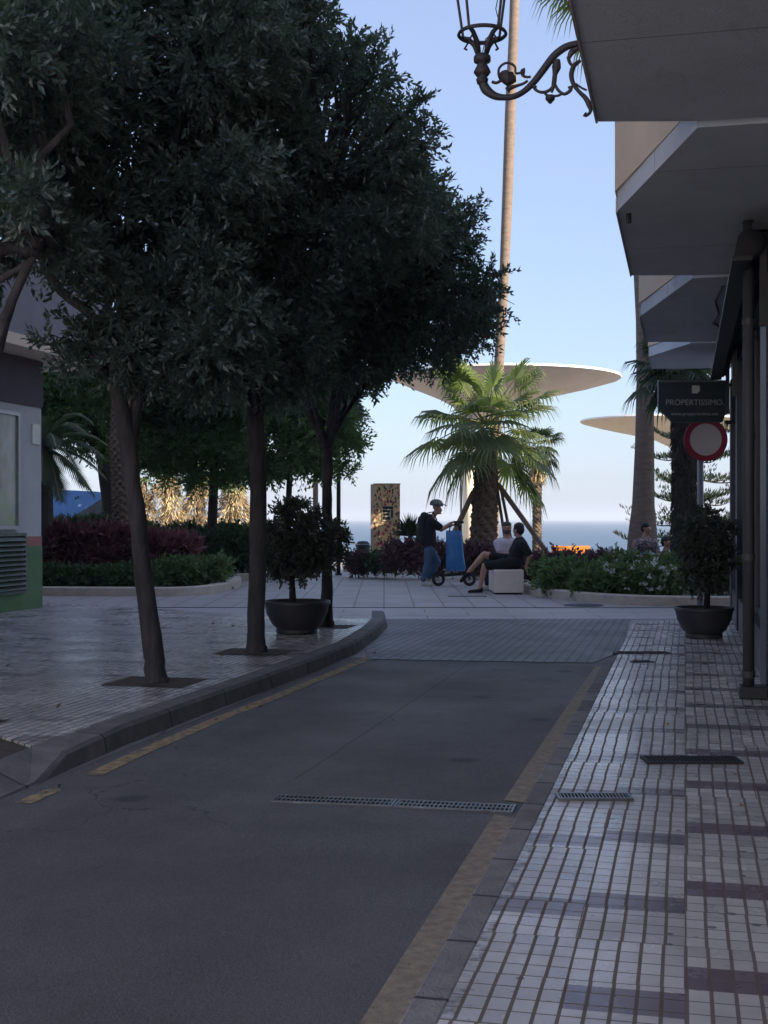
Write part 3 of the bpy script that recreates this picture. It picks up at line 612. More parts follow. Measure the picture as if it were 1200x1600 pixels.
# ---------------------------------------------------------------- trees behind the promenade
def far_tree(base, trunk, clumps, label, per=60, L=.11, W=.05):
    return street_tree(base, trunk, clumps, label, per, 'broad green trees behind the planting beds', 'leaf2', name='shade_tree', L=L, W=W, nl=9, SL=.32, bark='bark2', twigs=False)
YA = 27.5
b = P(168, 882, YA); b.z = 0
far_tree(b, [([b, P(170, 840, YA), P(172, 790, YA), P(166, 740, YA), P(160, 700, YA), P(150, 660, YA)], [.24, .2, .17, .17, .16, .12]),
             ([P(160, 705, YA), P(130, 675, YA), P(100, 640, YA)], [.11, .08, .05])],
    cl(YA, [(105, 620, 60), (160, 640, 55), (70, 600, 50), (90, 655, 34), (190, 600, 50), (120, 540, 70), (200, 690, 30), (50, 640, 50), (130, 690, 22), (100, 585, 50), (160, 590, 50), (75, 660, 36)], (-1.2, 0, 1.2), jit=.3, seed=7), 'shade tree with thick curved dark trunk beside the boss-marked palm', 70)
YB = 30.
b = P(330, 870, YB); b.z = 0
far_tree(b, [([b, P(332, 800, YB), P(335, 740, YB), P(330, 680, YB)], [.14, .11, .1, .08])],
    cl(YB, [(250, 650, 60), (310, 620, 65), (370, 650, 60), (300, 700, 45), (240, 700, 40), (350, 710, 40), (280, 580, 60), (380, 590, 60), (215, 655, 36), (390, 700, 40), (250, 600, 60), (330, 560, 60), (210, 600, 50), (300, 745, 22), (250, 730, 26), (360, 740, 26), (395, 730, 24)], (-1.3, 0, 1.3), jit=.3, seed=8), 'wide shade tree behind the dark green hedge between the first two street trunks', 70)
YC = 28.
b = P(452, 880, YC); b.z = 0
far_tree(b, [([b, P(450, 820, YC), P(452, 760, YC), P(455, 700, YC)], [.08, .07, .065, .05])],
    cl(YC, [(440, 650, 58), (490, 680, 44), (540, 690, 26), (545, 650, 24), (460, 715, 40), (410, 720, 34), (430, 590, 60), (520, 610, 40), (555, 690, 16), (535, 725, 16), (505, 725, 24), (470, 620, 50), (430, 735, 22), (480, 570, 50), (500, 650, 40)], (-1.0, 0, 1.0), jit=.25, seed=9), 'lighter green shade tree ending beside the thin dark pole', 70)

# ---------------------------------------------------------------- palms
def fan_leaf(mb_leaf, mb_pet, c, d, up, plen, R, droop, nseg=26, spread=2.3, curl=.35):
    """petiole from c along d, then a pleated fan whose tips droop"""
    d = d.normalized(); side = d.cross(up).normalized(); up = side.cross(d).normalized()
    e = c+d*plen+Vector((0, 0, -1))*droop*plen*.25
    mid_ = c+d*plen*.55+Vector((0, 0, -1))*droop*plen*.06
    mb_pet.tube([c, mid_, e], [.026*R, .017*R, .012*R], 5, cap=False)
    dd = (d+Vector((0, 0, -1))*droop*.55).normalized(); up = side.cross(dd).normalized()
    for k in range(nseg):
        a = -spread+2*spread*(k+.5)/nseg+U(-.03, .03); l = R*(1-.22*(abs(a)/spread)**2)*U(.88, 1.06)
        v = dd*math.cos(a)+side*math.sin(a); v = (v+up*(.20-curl*.5*abs(math.sin(a))))
        v.normalize(); w2 = v.cross(up).normalized(); wd = l*spread/nseg*1.0
        p0 = e; p1 = e+v*l*.42; p2 = e+v*l*.76+Vector((0, 0, -1))*l*(.06+.12*curl); p3 = e+v*l*.93+Vector((0, 0, -1))*l*(.22+.45*curl*U(.5, 1.3))
        b = mb_leaf; f = up*wd*.35
        b.add([p0, p1-w2*wd*.55, p1+f, p1+w2*wd*.55, p2-w2*wd*.3, p2+f*.5, p2+w2*wd*.3, p3], [(0, 2, 1), (0, 3, 2), (1, 2, 5, 4), (2, 3, 6, 5), (4, 5, 7), (5, 6, 7)])
def fan_crown(parent, c, n, plen, R, seed=1, elo=-55, ehi=82, mat='fan', nseg=26, curl=.35):
    global U
    st = random.getstate(); random.seed(seed); L_, T_ = MB(), MB()
    for i in range(n):
        el = math.radians(elo+(ehi-elo)*((i+.5)/n)**.9+random.uniform(-14, 14)); az = i*2.39996+random.uniform(-.5, .5)
        d = Vector((math.cos(az)*math.cos(el), math.sin(az)*math.cos(el), math.sin(el)))
        up = Vector((0, 0, 1)) if el < 1.2 else Vector((math.cos(az), math.sin(az), 0))*-1
        k = max(0, 1-(el+.9)/2.2)
        fan_leaf(L_, T_, Vector(c)+d*.08, d, up, plen*random.uniform(.6, 1.25), R*random.uniform(.8, 1.12), .25+.9*k*random.uniform(.4, 1.2), nseg, curl=curl*(1+k))
    T_.build('petiole', MT['petiole'], parent); L_.build('crown', MT[mat], parent); random.setstate(st)
def boss_trunk(parent, pts, rad, mat, nth=9, pitch=.16, amp=.035, N=54, name='trunk'):
    """trunk covered with a diamond lattice of old leaf bases"""
    pts = [Vector(p) for p in pts]; ln = sum((pts[i+1]-pts[i]).length for i in range(len(pts)-1)); m = max(20, int(ln/.025)); vs = []
    for i in range(m+1):
        t = i/m*(len(pts)-1); k = min(int(t), len(pts)-2); f = t-k; p = pts[k].lerp(pts[k+1], f); r = rad[k]*(1-f)+rad[k+1]*f; z = i/m*ln
        for j in range(N):
            a = 2*math.pi*j/N; u = nth*a/(2*math.pi); h = z/pitch
            q1 = (u+h) % 1; q2 = (u-h) % 1; b = (1-abs(2*q1-1))*(1-abs(2*q2-1)); b = max(0, b-.1)**.6
            rr = r+amp*b*(1+.3*math.sin(j*7+i*3)); vs.append(p+Vector((math.cos(a)*rr, math.sin(a)*rr, 0)))
    g = MB(); g.add(vs, [(i*N+j, i*N+(j+1) % N, (i+1)*N+(j+1) % N, (i+1)*N+j) for i in range(m) for j in range(N)]); return g.build(name, MT[mat], parent)
def shag(parent, pts, rad, mat, n, ln, name='skirt', out=.4, w_=.02):
    pts = [Vector(p) for p in pts]; o, d = [], []
    for _ in range(n):
        t = U(0, len(pts)-1.001); k = int(t); p = pts[k].lerp(pts[k+1], t-k); r = rad[k]*(1-t+k)+rad[k+1]*(t-k); a = U(0, 2*math.pi)
        o.append(p+Vector((math.cos(a)*r, math.sin(a)*r, 0))); d.append(Vector((math.cos(a)*out*U(.5, 1.5), math.sin(a)*out*U(.5, 1.5), -1)))
    V, Fq = leaves(np.array([tuple(v) for v in o]), np.array([tuple(v) for v in d]), ln, w_); npmesh(name, V, Fq, MT[mat], parent)

YP = 30.5
fp = thing('fan_palm', 'bushy fan palm with thick fibrous trunk, propped by timber beams behind the bench', 'palm tree', (P(757, 811, YP).x, YP, 0))
bx_ = P(757, 811, YP).x
boss_trunk(fp, [(bx_, YP, 0), (bx_-.02, YP, 1.0), (bx_+.04, YP, 2.4), (bx_+.03, YP, 3.3)], [.36, .30, .27, .2], 'palmbark', 7, .24, .06)
fan_crown(fp, (bx_+.02, YP, 3.6), 36, 1.12, .95, seed=17, elo=-46, ehi=72, nseg=30, curl=.28)
# timber props
pr = [((778, 756), (851, 858), -.5), ((775, 752), (788, 835), .9), ((782, 760), (797, 835), 1.2), ((740, 768), (708, 836), -.2)]
lab = ['thick timber prop slanting down to the right from the fan palm', 'thin timber prop just right of the fan palm trunk', 'thin timber prop behind the bearded man, second right of the palm trunk', 'timber prop slanting down to the left of the fan palm trunk']
for (a, b, dy), lb in zip(pr, lab):
    A_ = P(a[0], a[1], YP+dy*.15); B_ = P(b[0], b[1], YP+dy)
    k = (A_.z-.02)/(A_.z-B_.z); B_ = A_.lerp(B_, k)
    o = MB().beam(A_, B_, .10 if dy < 0 else .06).build('timber_prop', MT['wood'], None, off=B_); o.location = B_
    tag(o, lb, 'timber prop', 'timber props of the fan palm')
# tall slender palm
YT = 33.0
tp = thing('tall_palm', 'very tall slender palm trunk rising past the lantern out of the top of the photo', 'palm tree', P(764, 811, YT)-Vector((0, 0, H)))
T = [P(764, 893, YT), P(768, 811, YT), P(773, 700, YT), P(780, 560, YT), P(787, 445, YT), P(793, 300, YT), P(797, 180, YT), P(802, 60, YT), P(806, -60, YT), P(812, -260, YT)]
T[0].z = 0
MB().tube(T, [.24, .19, .155, .13, .118, .135, .14, .125, .12, .11], 14, wob=.03).build('trunk', MT['palmgrey'], tp, smooth=True)
fan_crown(tp, T[-1], 22, .8, .9, seed=5, mat='fandark', nseg=18)
# two palms on the right
YR = 26.5
rp = thing('grey_palm', 'smooth grey palm trunk with flared base behind the flower bed', 'palm tree', P(1004, 811, YR)-Vector((0, 0, H)))
T = [P(1004, 862, YR), P(1004, 835, YR), P(1005, 790, YR), P(1007, 700, YR), P(1008, 600, YR), P(1006, 500, YR), P(1000, 400, YR), P(985, 250, YR), P(962, 60, YR), P(945, -20, YR)]
T[0].z = 0
MB().tube(T, [.36, .30, .23, .20, .18, .165, .15, .15, .15, .14], 18, wob=.02).build('trunk', MT['palmgrey'], rp, smooth=True)
fan_crown(rp, T[-1]+Vector((.05, 0, .1)), 30, .75, .85, seed=3, nseg=24)
YS = 24.0
sp = thing('shaggy_palm', 'dark shaggy palm trunk behind the round traffic sign, its fans beside the shop sign', 'palm tree', P(1068, 811, YS)-Vector((0, 0, H)))
T = [P(1070, 921, YS), P(1070, 830, YS), P(1069, 740, YS), P(1068, 660, YS), P(1066, 590, YS)]; T[0].z = 0
MB().tube(T, [.26, .22, .2, .19, .17], 14, wob=.05).build('trunk', MT['palmdark'], sp, smooth=True)
shag(sp, T, [.27, .23, .2, .2, .2], 'palmdark', 3800, .12, w_=.025)
fan_crown(sp, T[-1]+Vector((-.1, 0, .15)), 30, .45, .62, seed=8, elo=-40, ehi=70, mat='fandark', nseg=22)
# small far palm right of the fan palm
YK = 38.
kp = thing('small_palm', 'small palm with sunlit boss-covered trunk between the props and the sea', 'palm tree', P(839, 811, YK)-Vector((0, 0, H)))
cx_ = P(839, 811, YK).x
boss_trunk(kp, [(cx_, YK, 0), (cx_, YK, 1.6), (cx_+.03, YK, 3.3)], [.13, .12, .13], 'palmbark', 6, .13, .035, 36)
shag(kp, [(cx_+.02, YK, 2.6), (cx_+.03, YK, 3.5)], [.13, .2], 'palmgold', 260, .38, w_=.03)
fan_crown(kp, (cx_+.03, YK, 3.55), 22, .45, .5, seed=21, elo=-50, ehi=60, mat='fandark', nseg=20)
# date palm with bossed trunk at left
YD = 25.5
dp_ = thing('date_palm', 'thick palm trunk patterned with old leaf bases rising from the purple bed', 'palm tree', P(190, 811, YD)-Vector((0, 0, H)))
boss_trunk(dp_, [P(196, 900, YD)*1, P(194, 811, YD), P(188, 700, YD), P(190, 600, YD), P(196, 480, YD)], [.29, .2, .19, .17, .16], 'palmbark', 8, .15, .045)
# pinnate dark leaves at the far left
def pinnate(mb, pet, c, d, ln, wl, droop):
    d = d.normalized(); n = 26; p = Vector(c); side = d.cross(Vector((0, 0, 1))).normalized(); pts = [p.copy()]
    for i in range(n):
        t = i/n; v = (d+Vector((0, 0, -1))*droop*t*1.4).normalized(); q = p+v*ln/n
        for s_ in (-1, 1):
            l = wl*math.sin(math.pi*(.12+.8*t))*U(.85, 1.1); tip = q+(side*s_+v*.7+Vector((0, 0, -.35))).normalized()*l
            mb.add([p, q, tip], [(0, 1, 2)])
        p = q; pts.append(p.copy())
    pet.tube(pts[::5]+[pts[-1]], .012, 5, cap=False)
lp = thing('feather_palm', 'low palm with drooping dark feather leaves beside the white building corner', 'palm tree', (P(70, 811, 24).x, 24, 0))
L_, T_ = MB(), MB(); c0 = P(68, 700, 24)
for i in range(34):
    az = i*2.4; el = math.radians(70-i*3.0); pinnate(L_, T_, c0, Vector((math.cos(az)*math.cos(el), math.sin(az)*math.cos(el), math.sin(el))), 1.35, .38, 1.0)
MB().tube([(c0.x, 24, 0), (c0.x, 24, c0.z+.1)], [.2, .16], 12).build('trunk', MT['palmdark'], lp)
T_.build('petiole', MT['petiole'], lp); L_.build('crown', MT['fandark'], lp)
# dry sunlit palms beyond the hedge
gl = ['tallest of the sunlit dry-skirted palms beyond the hedge, at the left', 'middle dry-skirted palm beyond the hedge, narrow and golden', 'rightmost dry golden palm beyond the hedge beside the second street trunk', 'low golden bush-like dry palm between the taller ones']
for k, (px, pt, wd, ) in enumerate(((262, 738, 26), (312, 748, 24), (362, 757, 22), (222, 752, 15))):
    YG = 44.; b = P(px, 811, YG); b.z = 0; zt = P(px, pt, YG).z+.1; r = wd*YG/F
    t = thing('dry_palm', gl[k] if k < 3 else 'short dry palm partly behind the leaning street trunk', 'palm tree', b, group='dry sunlit palms beyond the hedge')
    MB().tube([b, (b.x, b.y, zt)], [.2, .16], 10).build('trunk', MT['palmbark'], t)
    for q_ in range(5): shag(t, [(b.x+U(-.35, .35), b.y+U(-.3, .3), U(.5, 1.2)), (b.x+U(-.35, .35), b.y+U(-.2, .2), zt*U(.55, .8)), (b.x+U(-.15, .15), b.y, zt-U(0, .5))], [r*U(.1, .4), r*U(.3, .7), r*U(.15, .5)], 'palmgold' if q_ % 2 else 'palmdull', 420, U(.22, .4), out=U(.6, 2.0), w_=.03, name='skirt')
    fan_crown(t, (b.x, b.y, zt+.1), 9, .4, .42, seed=40+k, elo=-30, ehi=60, mat='fan', nseg=14)
# norfolk pine
YN = 36.
npn = thing('norfolk_pine', 'dark conifer with layered upswept branches behind the traffic sign', 'pine tree', (P(1082, 811, YN).x, YN, 0)); nx = P(1082, 811, YN).x
MB().tube([(nx, YN, 0), (nx, YN, 7.0)], [.2, .06], 10).build('trunk', MT['bark2'], npn)
o, d = [], []
for tier in range(10):
    bm_ = MB(); z = .8+tier*.58; ln = 2.0*(1-tier/12)
    for k in range(6):
        a = k*math.pi/3+tier*.5+U(-.35, .35); pts = []; lk = U(.6, 1.15); dk = U(.5, 2.0); uk = U(.3, 1.6)
        for i in range(9):
            t = i/8; pts.append(Vector((nx+math.cos(a)*ln*lk*t, YN+math.sin(a)*ln*lk*t, z-.20*dk*math.sin(t*2.2)*ln*.5+.34*uk*t**2.5*ln*.5)))
        MB().tube(pts, [.03*(1-i/10) for i in range(9)], 5).build('branch', MT['bark2'], npn)
        for i in range(2, 9):
            for s_ in (-1, 1):
                for q in range(5):
                    lt = pts[i]+Vector((-math.sin(a)*s_, math.cos(a)*s_, .25))*.09*q+Vector((math.cos(a), math.sin(a), 0))*.05*q
                    for _ in range(3): o.append(tuple(lt+Vector((U(-.03, .03),)*3))); d.append((math.cos(a)*.5+U(-.5, .5), math.sin(a)*.5+U(-.5, .5), .9))
V, Fq = leaves(np.array(o), np.array(d), .15, .03); npmesh('foliage', V, Fq, MT['pine'], npn)

# thin haze volume added to lift the blacks as lens glare would
hz = MB().box((-4100, -200, -4.5), (4100, 9100, 24)).build('haze', bpy.data.materials.new('veil_haze'), None); hz['kind'] = 'stuff'
hm_ = hz.data.materials[0]; hm_.use_nodes = True; hn = hm_.node_tree; hn.nodes.remove(hn.nodes['Principled BSDF']); pv = hn.nodes.new('ShaderNodeVolumePrincipled')
pv.inputs['Color'].default_value = (.80, .88, 1, 1); pv.inputs['Density'].default_value = .0006; pv.inputs['Anisotropy'].default_value = .1
hn.links.new(pv.outputs[0], hn.nodes['Material Output'].inputs['Volume'])
# ---------------------------------------------------------------- planting beds
def bed(name, path, z=.16, w_=.16):
    g = MB(); n = len(path); ins = []
    for i, p in enumerate(path):
        a = path[max(0, i-1)]; b = path[min(n-1, i+1)]; t = Vector((b[0]-a[0], b[1]-a[1])).normalized(); nr = Vector((-t.y, t.x)); ins.append((p[0]+nr.x*w_, p[1]+nr.y*w_))
    vs = []
    for p, q in zip(path, ins): vs += [(p[0], p[1], 0), (p[0], p[1], z-.02), (p[0]+(q[0]-p[0])*.12, p[1]+(q[1]-p[1])*.12, z), (q[0], q[1], z), (q[0], q[1], 0)]
    g.add(vs, [(i*5+j, i*5+j+1, (i+1)*5+j+1, (i+1)*5+j) for i in range(n-1) for j in range(4)])
    return struct(g.build(name, MT['pkerb'])), ins
def xy(lst, z=0): return [tuple(G(a, b, z)[:2]) for a, b in lst]
def smoothp(path, k=3):
    for _ in range(k):
        out = [path[0]]
        for a, b in zip(path, path[1:]): out += [(a[0]*.75+b[0]*.25, a[1]*.75+b[1]*.25), (a[0]*.25+b[0]*.75, a[1]*.25+b[1]*.75)]
        path = out+[path[-1]]
    return path
rpath = smoothp(xy([(760, 893), (806, 906), (815, 925), (840, 932), (900, 940), (980, 946), (1060, 948), (1220, 949), (1500, 949)]))
bed('planter_kerb', rpath)
lpath = smoothp(xy([(-200, 932), (60, 931), (200, 932), (310, 932), (372, 921), (380, 911), (355, 905), (300, 902)]))
bed('planter_kerb', lpath)
mpath = smoothp(xy([(353, 908), (360, 901), (420, 900)]), 1)
bed('planter_kerb', xy([(345, 906), (395, 906)]), .14)
bed('planter_kerb', smoothp(xy([(536, 893), (570, 893), (640, 897), (700, 899), (757, 901)]), 1), .14)
def soil(poly): struct(MB().sheet(xy(poly), .06).build('bed_soil', MT['soil']))
soil([(822, 908), (825, 922), (900, 935), (1000, 941), (1500, 944), (1500, 880), (760, 882)]); soil([(-200, 928), (300, 928), (368, 916), (300, 905), (400, 902), (400, 880), (-200, 880)]); soil([(545, 890), (757, 896), (757, 880), (545, 880)])

def bush(name, label, cat, clumps, mat, per, L, W, nl=7, SL=.22, group=None, upb=.4, extra=None):
    L *= 1.3; W *= 1.5; per *= 1.4; c0 = clumps[0]; t = thing(name, label, cat, (c0[0], c0[1], .06), group=group)
    core = MB()
    for c in clumps: core.ell(Vector(c[:3]), (c[3]*.66, c[3]*.66, c[3]*.56), 10); core.v = core.v[:-60]+[tuple(Vector(v)+Vector((U(-1, 1), U(-1, 1), U(-1, 1)))*.05) for v in core.v[-60:]]
    core.build('inner_growth', MT[mat], t)
    V, Fq = blob_sprays(clumps, per*2.6, nl, SL, L, W, shell=.15, upb=upb); npmesh('foliage', V, Fq, MT[mat], t)
    st = MB(); b = Vector((c0[0], c0[1], .06))
    st.tube([b, b+Vector((.02, .0, .12)), Vector(c0[:3])], [.022, .018, .008], 6)
    st.build('stem', MT['bark2'], t); return t
def row(x0, x1, py_top, py_bot, Y, pr=None, jit=.1, n=None, seed=0):
    """clumps filling a strip from photo x0..x1, between two photo heights, at depth Y (or Y0,Y1)"""
    rr = random.Random(seed); out = []; Ya = Y if hasattr(Y, '__len__') else (Y, Y)
    h = (py_bot-py_top)*Ya[0]/F; r = h*.5 if pr is None else pr*Ya[0]/F
    n = n or max(1, int((x1-x0)*Ya[0]/F/(r*1.0)))
    for i in range(n):
        f = (i+.5)/n; Yy = Ya[0]*(1-f)+Ya[1]*f+rr.uniform(-jit, jit); px = x0+(x1-x0)*f
        zt = P(px, py_top, Yy).z; zb = .06; m = max(1, math.ceil((zt-zb)/(r*1.7)))
        for k in range(m): out.append((P(px, 811, Yy).x, Yy, max(r*.8, zt-r*1.05-(k*max(.01, zt-zb-2*r)/max(1, m-1) if m > 1 else 0))+rr.uniform(-.05, .05), r*rr.uniform(.85, 1.1)))
    return out
# right bed
bush('low_shrub', 'low bright green shrub at the left end of the bed beside the stone bench', 'shrub', row(838, 905, 870, 918, (23.2, 22.0), 20, seed=1)+row(850, 905, 882, 920, (22.4, 21.9), 18, seed=31), 'green2', 120, .07, .035)
bush('low_shrub', 'low green shrub in the middle of the right bed, below the plum hedge', 'shrub', row(905, 985, 885, 936, (21.4, 20.8), 26, seed=2)+row(900, 985, 876, 925, (22.3, 21.6), 26, seed=33), 'green2', 120, .07, .035)
bush('plum_hedge', 'clipped plum-coloured hedge behind the low green shrubs, right of the bench', 'hedge', row(815, 930, 858, 900, 25.5, 22, seed=3), 'plumleaf', 110, .07, .035)
bush('plum_hedge', 'brownish plum shrub rising behind the white flowers', 'hedge', row(905, 985, 858, 905, 24.0, 26, seed=4), 'plumleaf', 90, .07, .03)
fb = row(955, 1060, 856, 930, (21.6, 21.0), 30, seed=5)+row(950, 1060, 880, 940, (20.9, 20.6), 26, seed=6)
t = bush('flowering_shrub', 'green shrub dotted with white flowers in the right bed', 'flowering shrub', fb, 'green2', 120, .065, .035)
o, d = [], []
for _ in range(75):
    c = random.choice(fb); a = Vector((U(-1, 1), U(-1, .1), U(-.3, 1))).normalized(); p = Vector(c[:3])+a*c[3]*1.08
    for k in range(9): o.append(tuple(p+Vector((U(-.02, .02), U(-.02, .02), U(-.02, .02))))); d.append((U(-1, 1), U(-1, .3), U(-.4, 1)))
    V, Fq = leaves(np.array(o), np.array(d), .05, .04); npmesh('flower', V, Fq, MT['petal'], t); o, d = [], []
bush('green_shrub', 'darker green shrub behind the right bowl planter', 'shrub', row(1060, 1180, 850, 945, (21.8, 20.9), 32, seed=7), 'hedge', 100, .075, .035)
# middle bed round the totem
bush('plum_shrub', 'round plum-purple shrub right of the confetti totem, behind the walking man', 'shrub', row(603, 662, 838, 892, 28.8, 27, seed=8)+row(655, 700, 838, 890, 29.2, 24, seed=38), 'plumleaf', 130, .07, .03)
bush('plum_shrub', 'plum shrub around the foot of the fan palm behind the blue bag', 'shrub', row(690, 800, 842, 893, 29.0, 26, seed=9), 'plumleaf', 110, .07, .03)
bush('dark_shrub', 'small dark shrub left of the confetti totem', 'shrub', row(546, 580, 858, 892, 29.6, 17, seed=10), 'plumleaf', 150, .06, .03)
bush('green_tuft', 'green leafy tuft at the foot of the confetti totem', 'shrub', row(575, 612, 862, 893, 29.5, 14, seed=11), 'hedge', 150, .07, .03)
yk = thing('spiky_yucca', 'spiky grass-like yucca between the totem and the walking man', 'yucca', (P(643, 811, 30).x, 30, .06))
o, d = [], []; c = P(641, 838, 30)
for _ in range(220):
    a = U(0, 6.28); e = U(.1, 1.5); o.append(tuple(c)); d.append((math.cos(a)*math.cos(e), math.sin(a)*math.cos(e), math.sin(e)))
V, Fq = leaves(np.array(o), np.array(d), .5, .03); npmesh('leaves', V, Fq, MT['fandark'], yk); MB().tube([(c.x, 30, .05), c], .05, 8).build('stem', MT['bark2'], yk)
# left bed
bush('purple_shrub', 'large purple-leaved shrub bed plant left of the bossed palm trunk', 'shrub', row(55, 200, 822, 890, (24.0, 24.6), 26, seed=12), 'purpleleaf', 75, .19, .045, nl=8, SL=.2, upb=.9)
bush('purple_shrub', 'bright purple-leaved shrub right of the leaning street trunk', 'shrub', row(215, 300, 832, 885, 24.6, 26, seed=13), 'purpleleaf', 75, .19, .045, nl=8, SL=.2, upb=.9)
bush('green_edging', 'grey-green low plants along the left bed kerb', 'shrub', row(55, 240, 882, 925, (23.6, 23.4), 22, seed=14), 'hedge', 110, .07, .03, upb=.6)
bush('green_edging', 'light green leafy clump at the rounded tip of the left bed', 'shrub', row(240, 352, 868, 922, (23.8, 24.6), 24, seed=15), 'green2', 110, .075, .03, upb=.7)
bush('clipped_hedge', 'long clipped dark green hedge running behind the left bed', 'hedge', row(225, 400, 818, 893, (29.6, 30.2), 34, jit=.05, seed=16)+row(225, 420, 816, 850, (30.2, 30.8), 20, jit=.05, seed=17), 'hedge', 140, .07, .035)
bush('clipped_hedge', 'dark green hedge stub right of the second street trunk, behind the potted shrub', 'hedge', row(405, 470, 818, 893, 30.4, 34, jit=.05, seed=18), 'hedge', 140, .07, .035)
bush('spiky_hedge', 'mixed green hedge below the blue sheet at the far left', 'hedge', row(40, 180, 808, 850, 27.0, 24, seed=19), 'hedge', 90, .16, .03, upb=.9)

# ---------------------------------------------------------------- bowl planters
def bowl(px, py_rim, py_base, pr, z0, label, stem, clumps_px, per=120, yoff=0):
    base = G(px, py_base, z0); Y = base.y+pr*.6*14/F; R = pr*Y/F; h = (py_base-py_rim)*Y/F*.98; b = Vector(((px-600)/F*Y, Y, z0))
    t = thing('bowl_planter', label, 'planter', b, group='dark bowl planters with clipped shrubs')
    prof = [(R*.58, 0), (R*.62, .01), (R*.62, .05), (R*.60, .055), (R*.74, h*.28), (R*.90, h*.6), (R*.955, h*.86), (R*.96, h*.88), (R*1.0, h*.9), (R*1.0, h*.985), (R*.985, h), (R*.93, h), (R*.9, h*.86)]
    MB().lathe(prof, b, 40).build('pot', MT['pot'], t, smooth=True).modifiers.new('e', 'EDGE_SPLIT').split_angle = math.radians(50)
    MB().lathe([(R*.92, h*.86), (R*.5, h*.9), (.0001, h*.92)], b, 24).build('soil', MT['soil'], t)
    st = [P(x, y, Y) for x, y in stem]; st[0].z = z0+h*.85
    g = MB(); g.tube(st, [.04]+[.032]*(len(st)-2)+[.02], 8, wob=.1); top = st[-1]
    cls = cl(Y, clumps_px, (-.22, .22), jit=.04, seed=px)
    for c in cls: g.tube(branch_path(st[-2], c[:3], 4, .03), [.014, .011, .009, .007, .004], 5)
    g.build('stem', MT['bark2'], t, smooth=True)
    V, Fq = blob_sprays(cls, per*3.2, 9, .12, .05, .026, shell=.2); npmesh('foliage', V, Fq, MT['shrubleaf'], t); return t
bowl(464, 940, 992, 52.5, KZ, 'black bowl planter with round dark shrub on the left pavement between street trunks', [(458, 940), (456, 905), (460, 880), (465, 840)],
     [(450, 800, 26), (430, 830, 24), (470, 830, 28), (435, 870, 24), (475, 875, 28), (510, 845, 24), (520, 830, 18), (505, 880, 22), (530, 865, 14), (490, 810, 22), (425, 860, 20), (535, 838, 14), (440, 890, 18), (455, 850, 34), (495, 860, 32), (475, 895, 18), (425, 885, 14), (465, 790, 18), (520, 860, 18)], 260)
bowl(1100, 950, 999, 46, .03, 'black bowl planter with drooping dark shrub against the right shop front', [(1104, 948), (1106, 915), (1100, 890), (1098, 850)],
     [(1075, 820, 20), (1110, 830, 28), (1085, 860, 26), (1125, 870, 24), (1095, 895, 24), (1130, 825, 18), (1070, 860, 18), (1122, 905, 20), (1135, 850, 16), (1080, 890, 20), (1100, 860, 34), (1110, 895, 26), (1068, 835, 16), (1100, 805, 18), (1128, 885, 18), (1085, 915, 14)], 260)

# ---------------------------------------------------------------- drains, covers
def grate(name, label, cat, c, L, W, nb, rows, street=True, z=.012, bar='grate'):
    t = thing(name, label, cat, (c[0], c[1], z), True); x, y = c
    MB().box((x-L/2, y-W/2, z-.02), (x+L/2, y+W/2, z+.001)).build('pit', MT['slot'], t)
    fr = MB()
    for a in (((x-L/2-.012, y-W/2-.012), (x+L/2+.012, y-W/2)), ((x-L/2-.012, y+W/2), (x+L/2+.012, y+W/2+.012)), ((x-L/2-.012, y-W/2), (x-L/2, y+W/2)), ((x+L/2, y-W/2), (x+L/2+.012, y+W/2))):
        fr.box((*a[0], z-.02), (*a[1], z+.007))
    fr.build('frame', MT[bar], t); b = MB()
    for j in range(rows+1): b.box((x-L/2, y-W/2+W*j/rows-.006, z+.002), (x+L/2, y-W/2+W*j/rows+.006, z+.0075))
    for i in range(nb): 
        cx = x-L/2+L*(i+.5)/nb; b.box((cx-L/nb*.17, y-W/2, z+.0021), (cx+L/nb*.17, y+W/2, z+.0066))
    b.build('bars', MT[bar], t); return t
a = GS(428, 1249); b = GS(618, 1257); c = GS(805, 1266)
for (p, q), lb in zip(((a, b), (b, c)), ('left half of the slotted drain grating across the lane', 'right half of the slotted drain grating, ending at the ochre line')):
    L = math.hypot(q[0]-p[0], q[1]-p[1]); t = grate('drain_grating', lb, 'drain grating', (p[0]+L/2, (p[1]+q[1])/2), L-.03, .13, 26, 2); t['group'] = 'drain gratings across the lane'
    t.rotation_euler.z = -TH+math.atan2(q[1]-p[1], q[0]-p[0]); m = S2W((p[0]+q[0])/2, (p[1]+q[1])/2); t.location = (m.x, m.y, .0035)
p = GS(928, 1247, .03); t = grate('pavement_grating', 'small bright slotted grating sunk in the right pavement near the kerb', 'drain grating', p, .33, .11, 20, 1, z=.036)
t.rotation_euler.z = 0.0
p = GS(1080, 1189, .03); t = grate('cover_grating', 'dark wide grating in the right pavement beside the shop wall', 'drain grating', p, .50, .17, 24, 1, z=.036, bar='iron'); t.rotation_euler.z = 0
p = GS(1185, 1200, .03)
def cover(name, label, px, py, w_, d_, z, mat='iron'):
    c = G(px, py, z); t = thing(name, label, 'manhole cover', (c.x, c.y, z)); MB().box((c.x-w_/2, c.y-d_/2, z-.02), (c.x+w_/2, c.y+d_/2, z+.006)).build('lid', MT[mat], t, bevel=.002)
    g = MB()
    for k in range(6): g.box((c.x-w_/2+.03, c.y-d_/2+(k+.7)*d_/6.6, z+.007), (c.x+w_/2-.03, c.y-d_/2+(k+.9)*d_/6.6, z+.010))
    g.build('ridge', MT[mat], t)
cover('inspection_cover', 'small inspection cover at the far end of the right pavement, nearer the brick crossing', 1003, 1020, .55, .16, .031)
cover('inspection_cover', 'tiny inspection cover just this side of the larger one on the right pavement', 1003, 1034, .22, .10, .031)
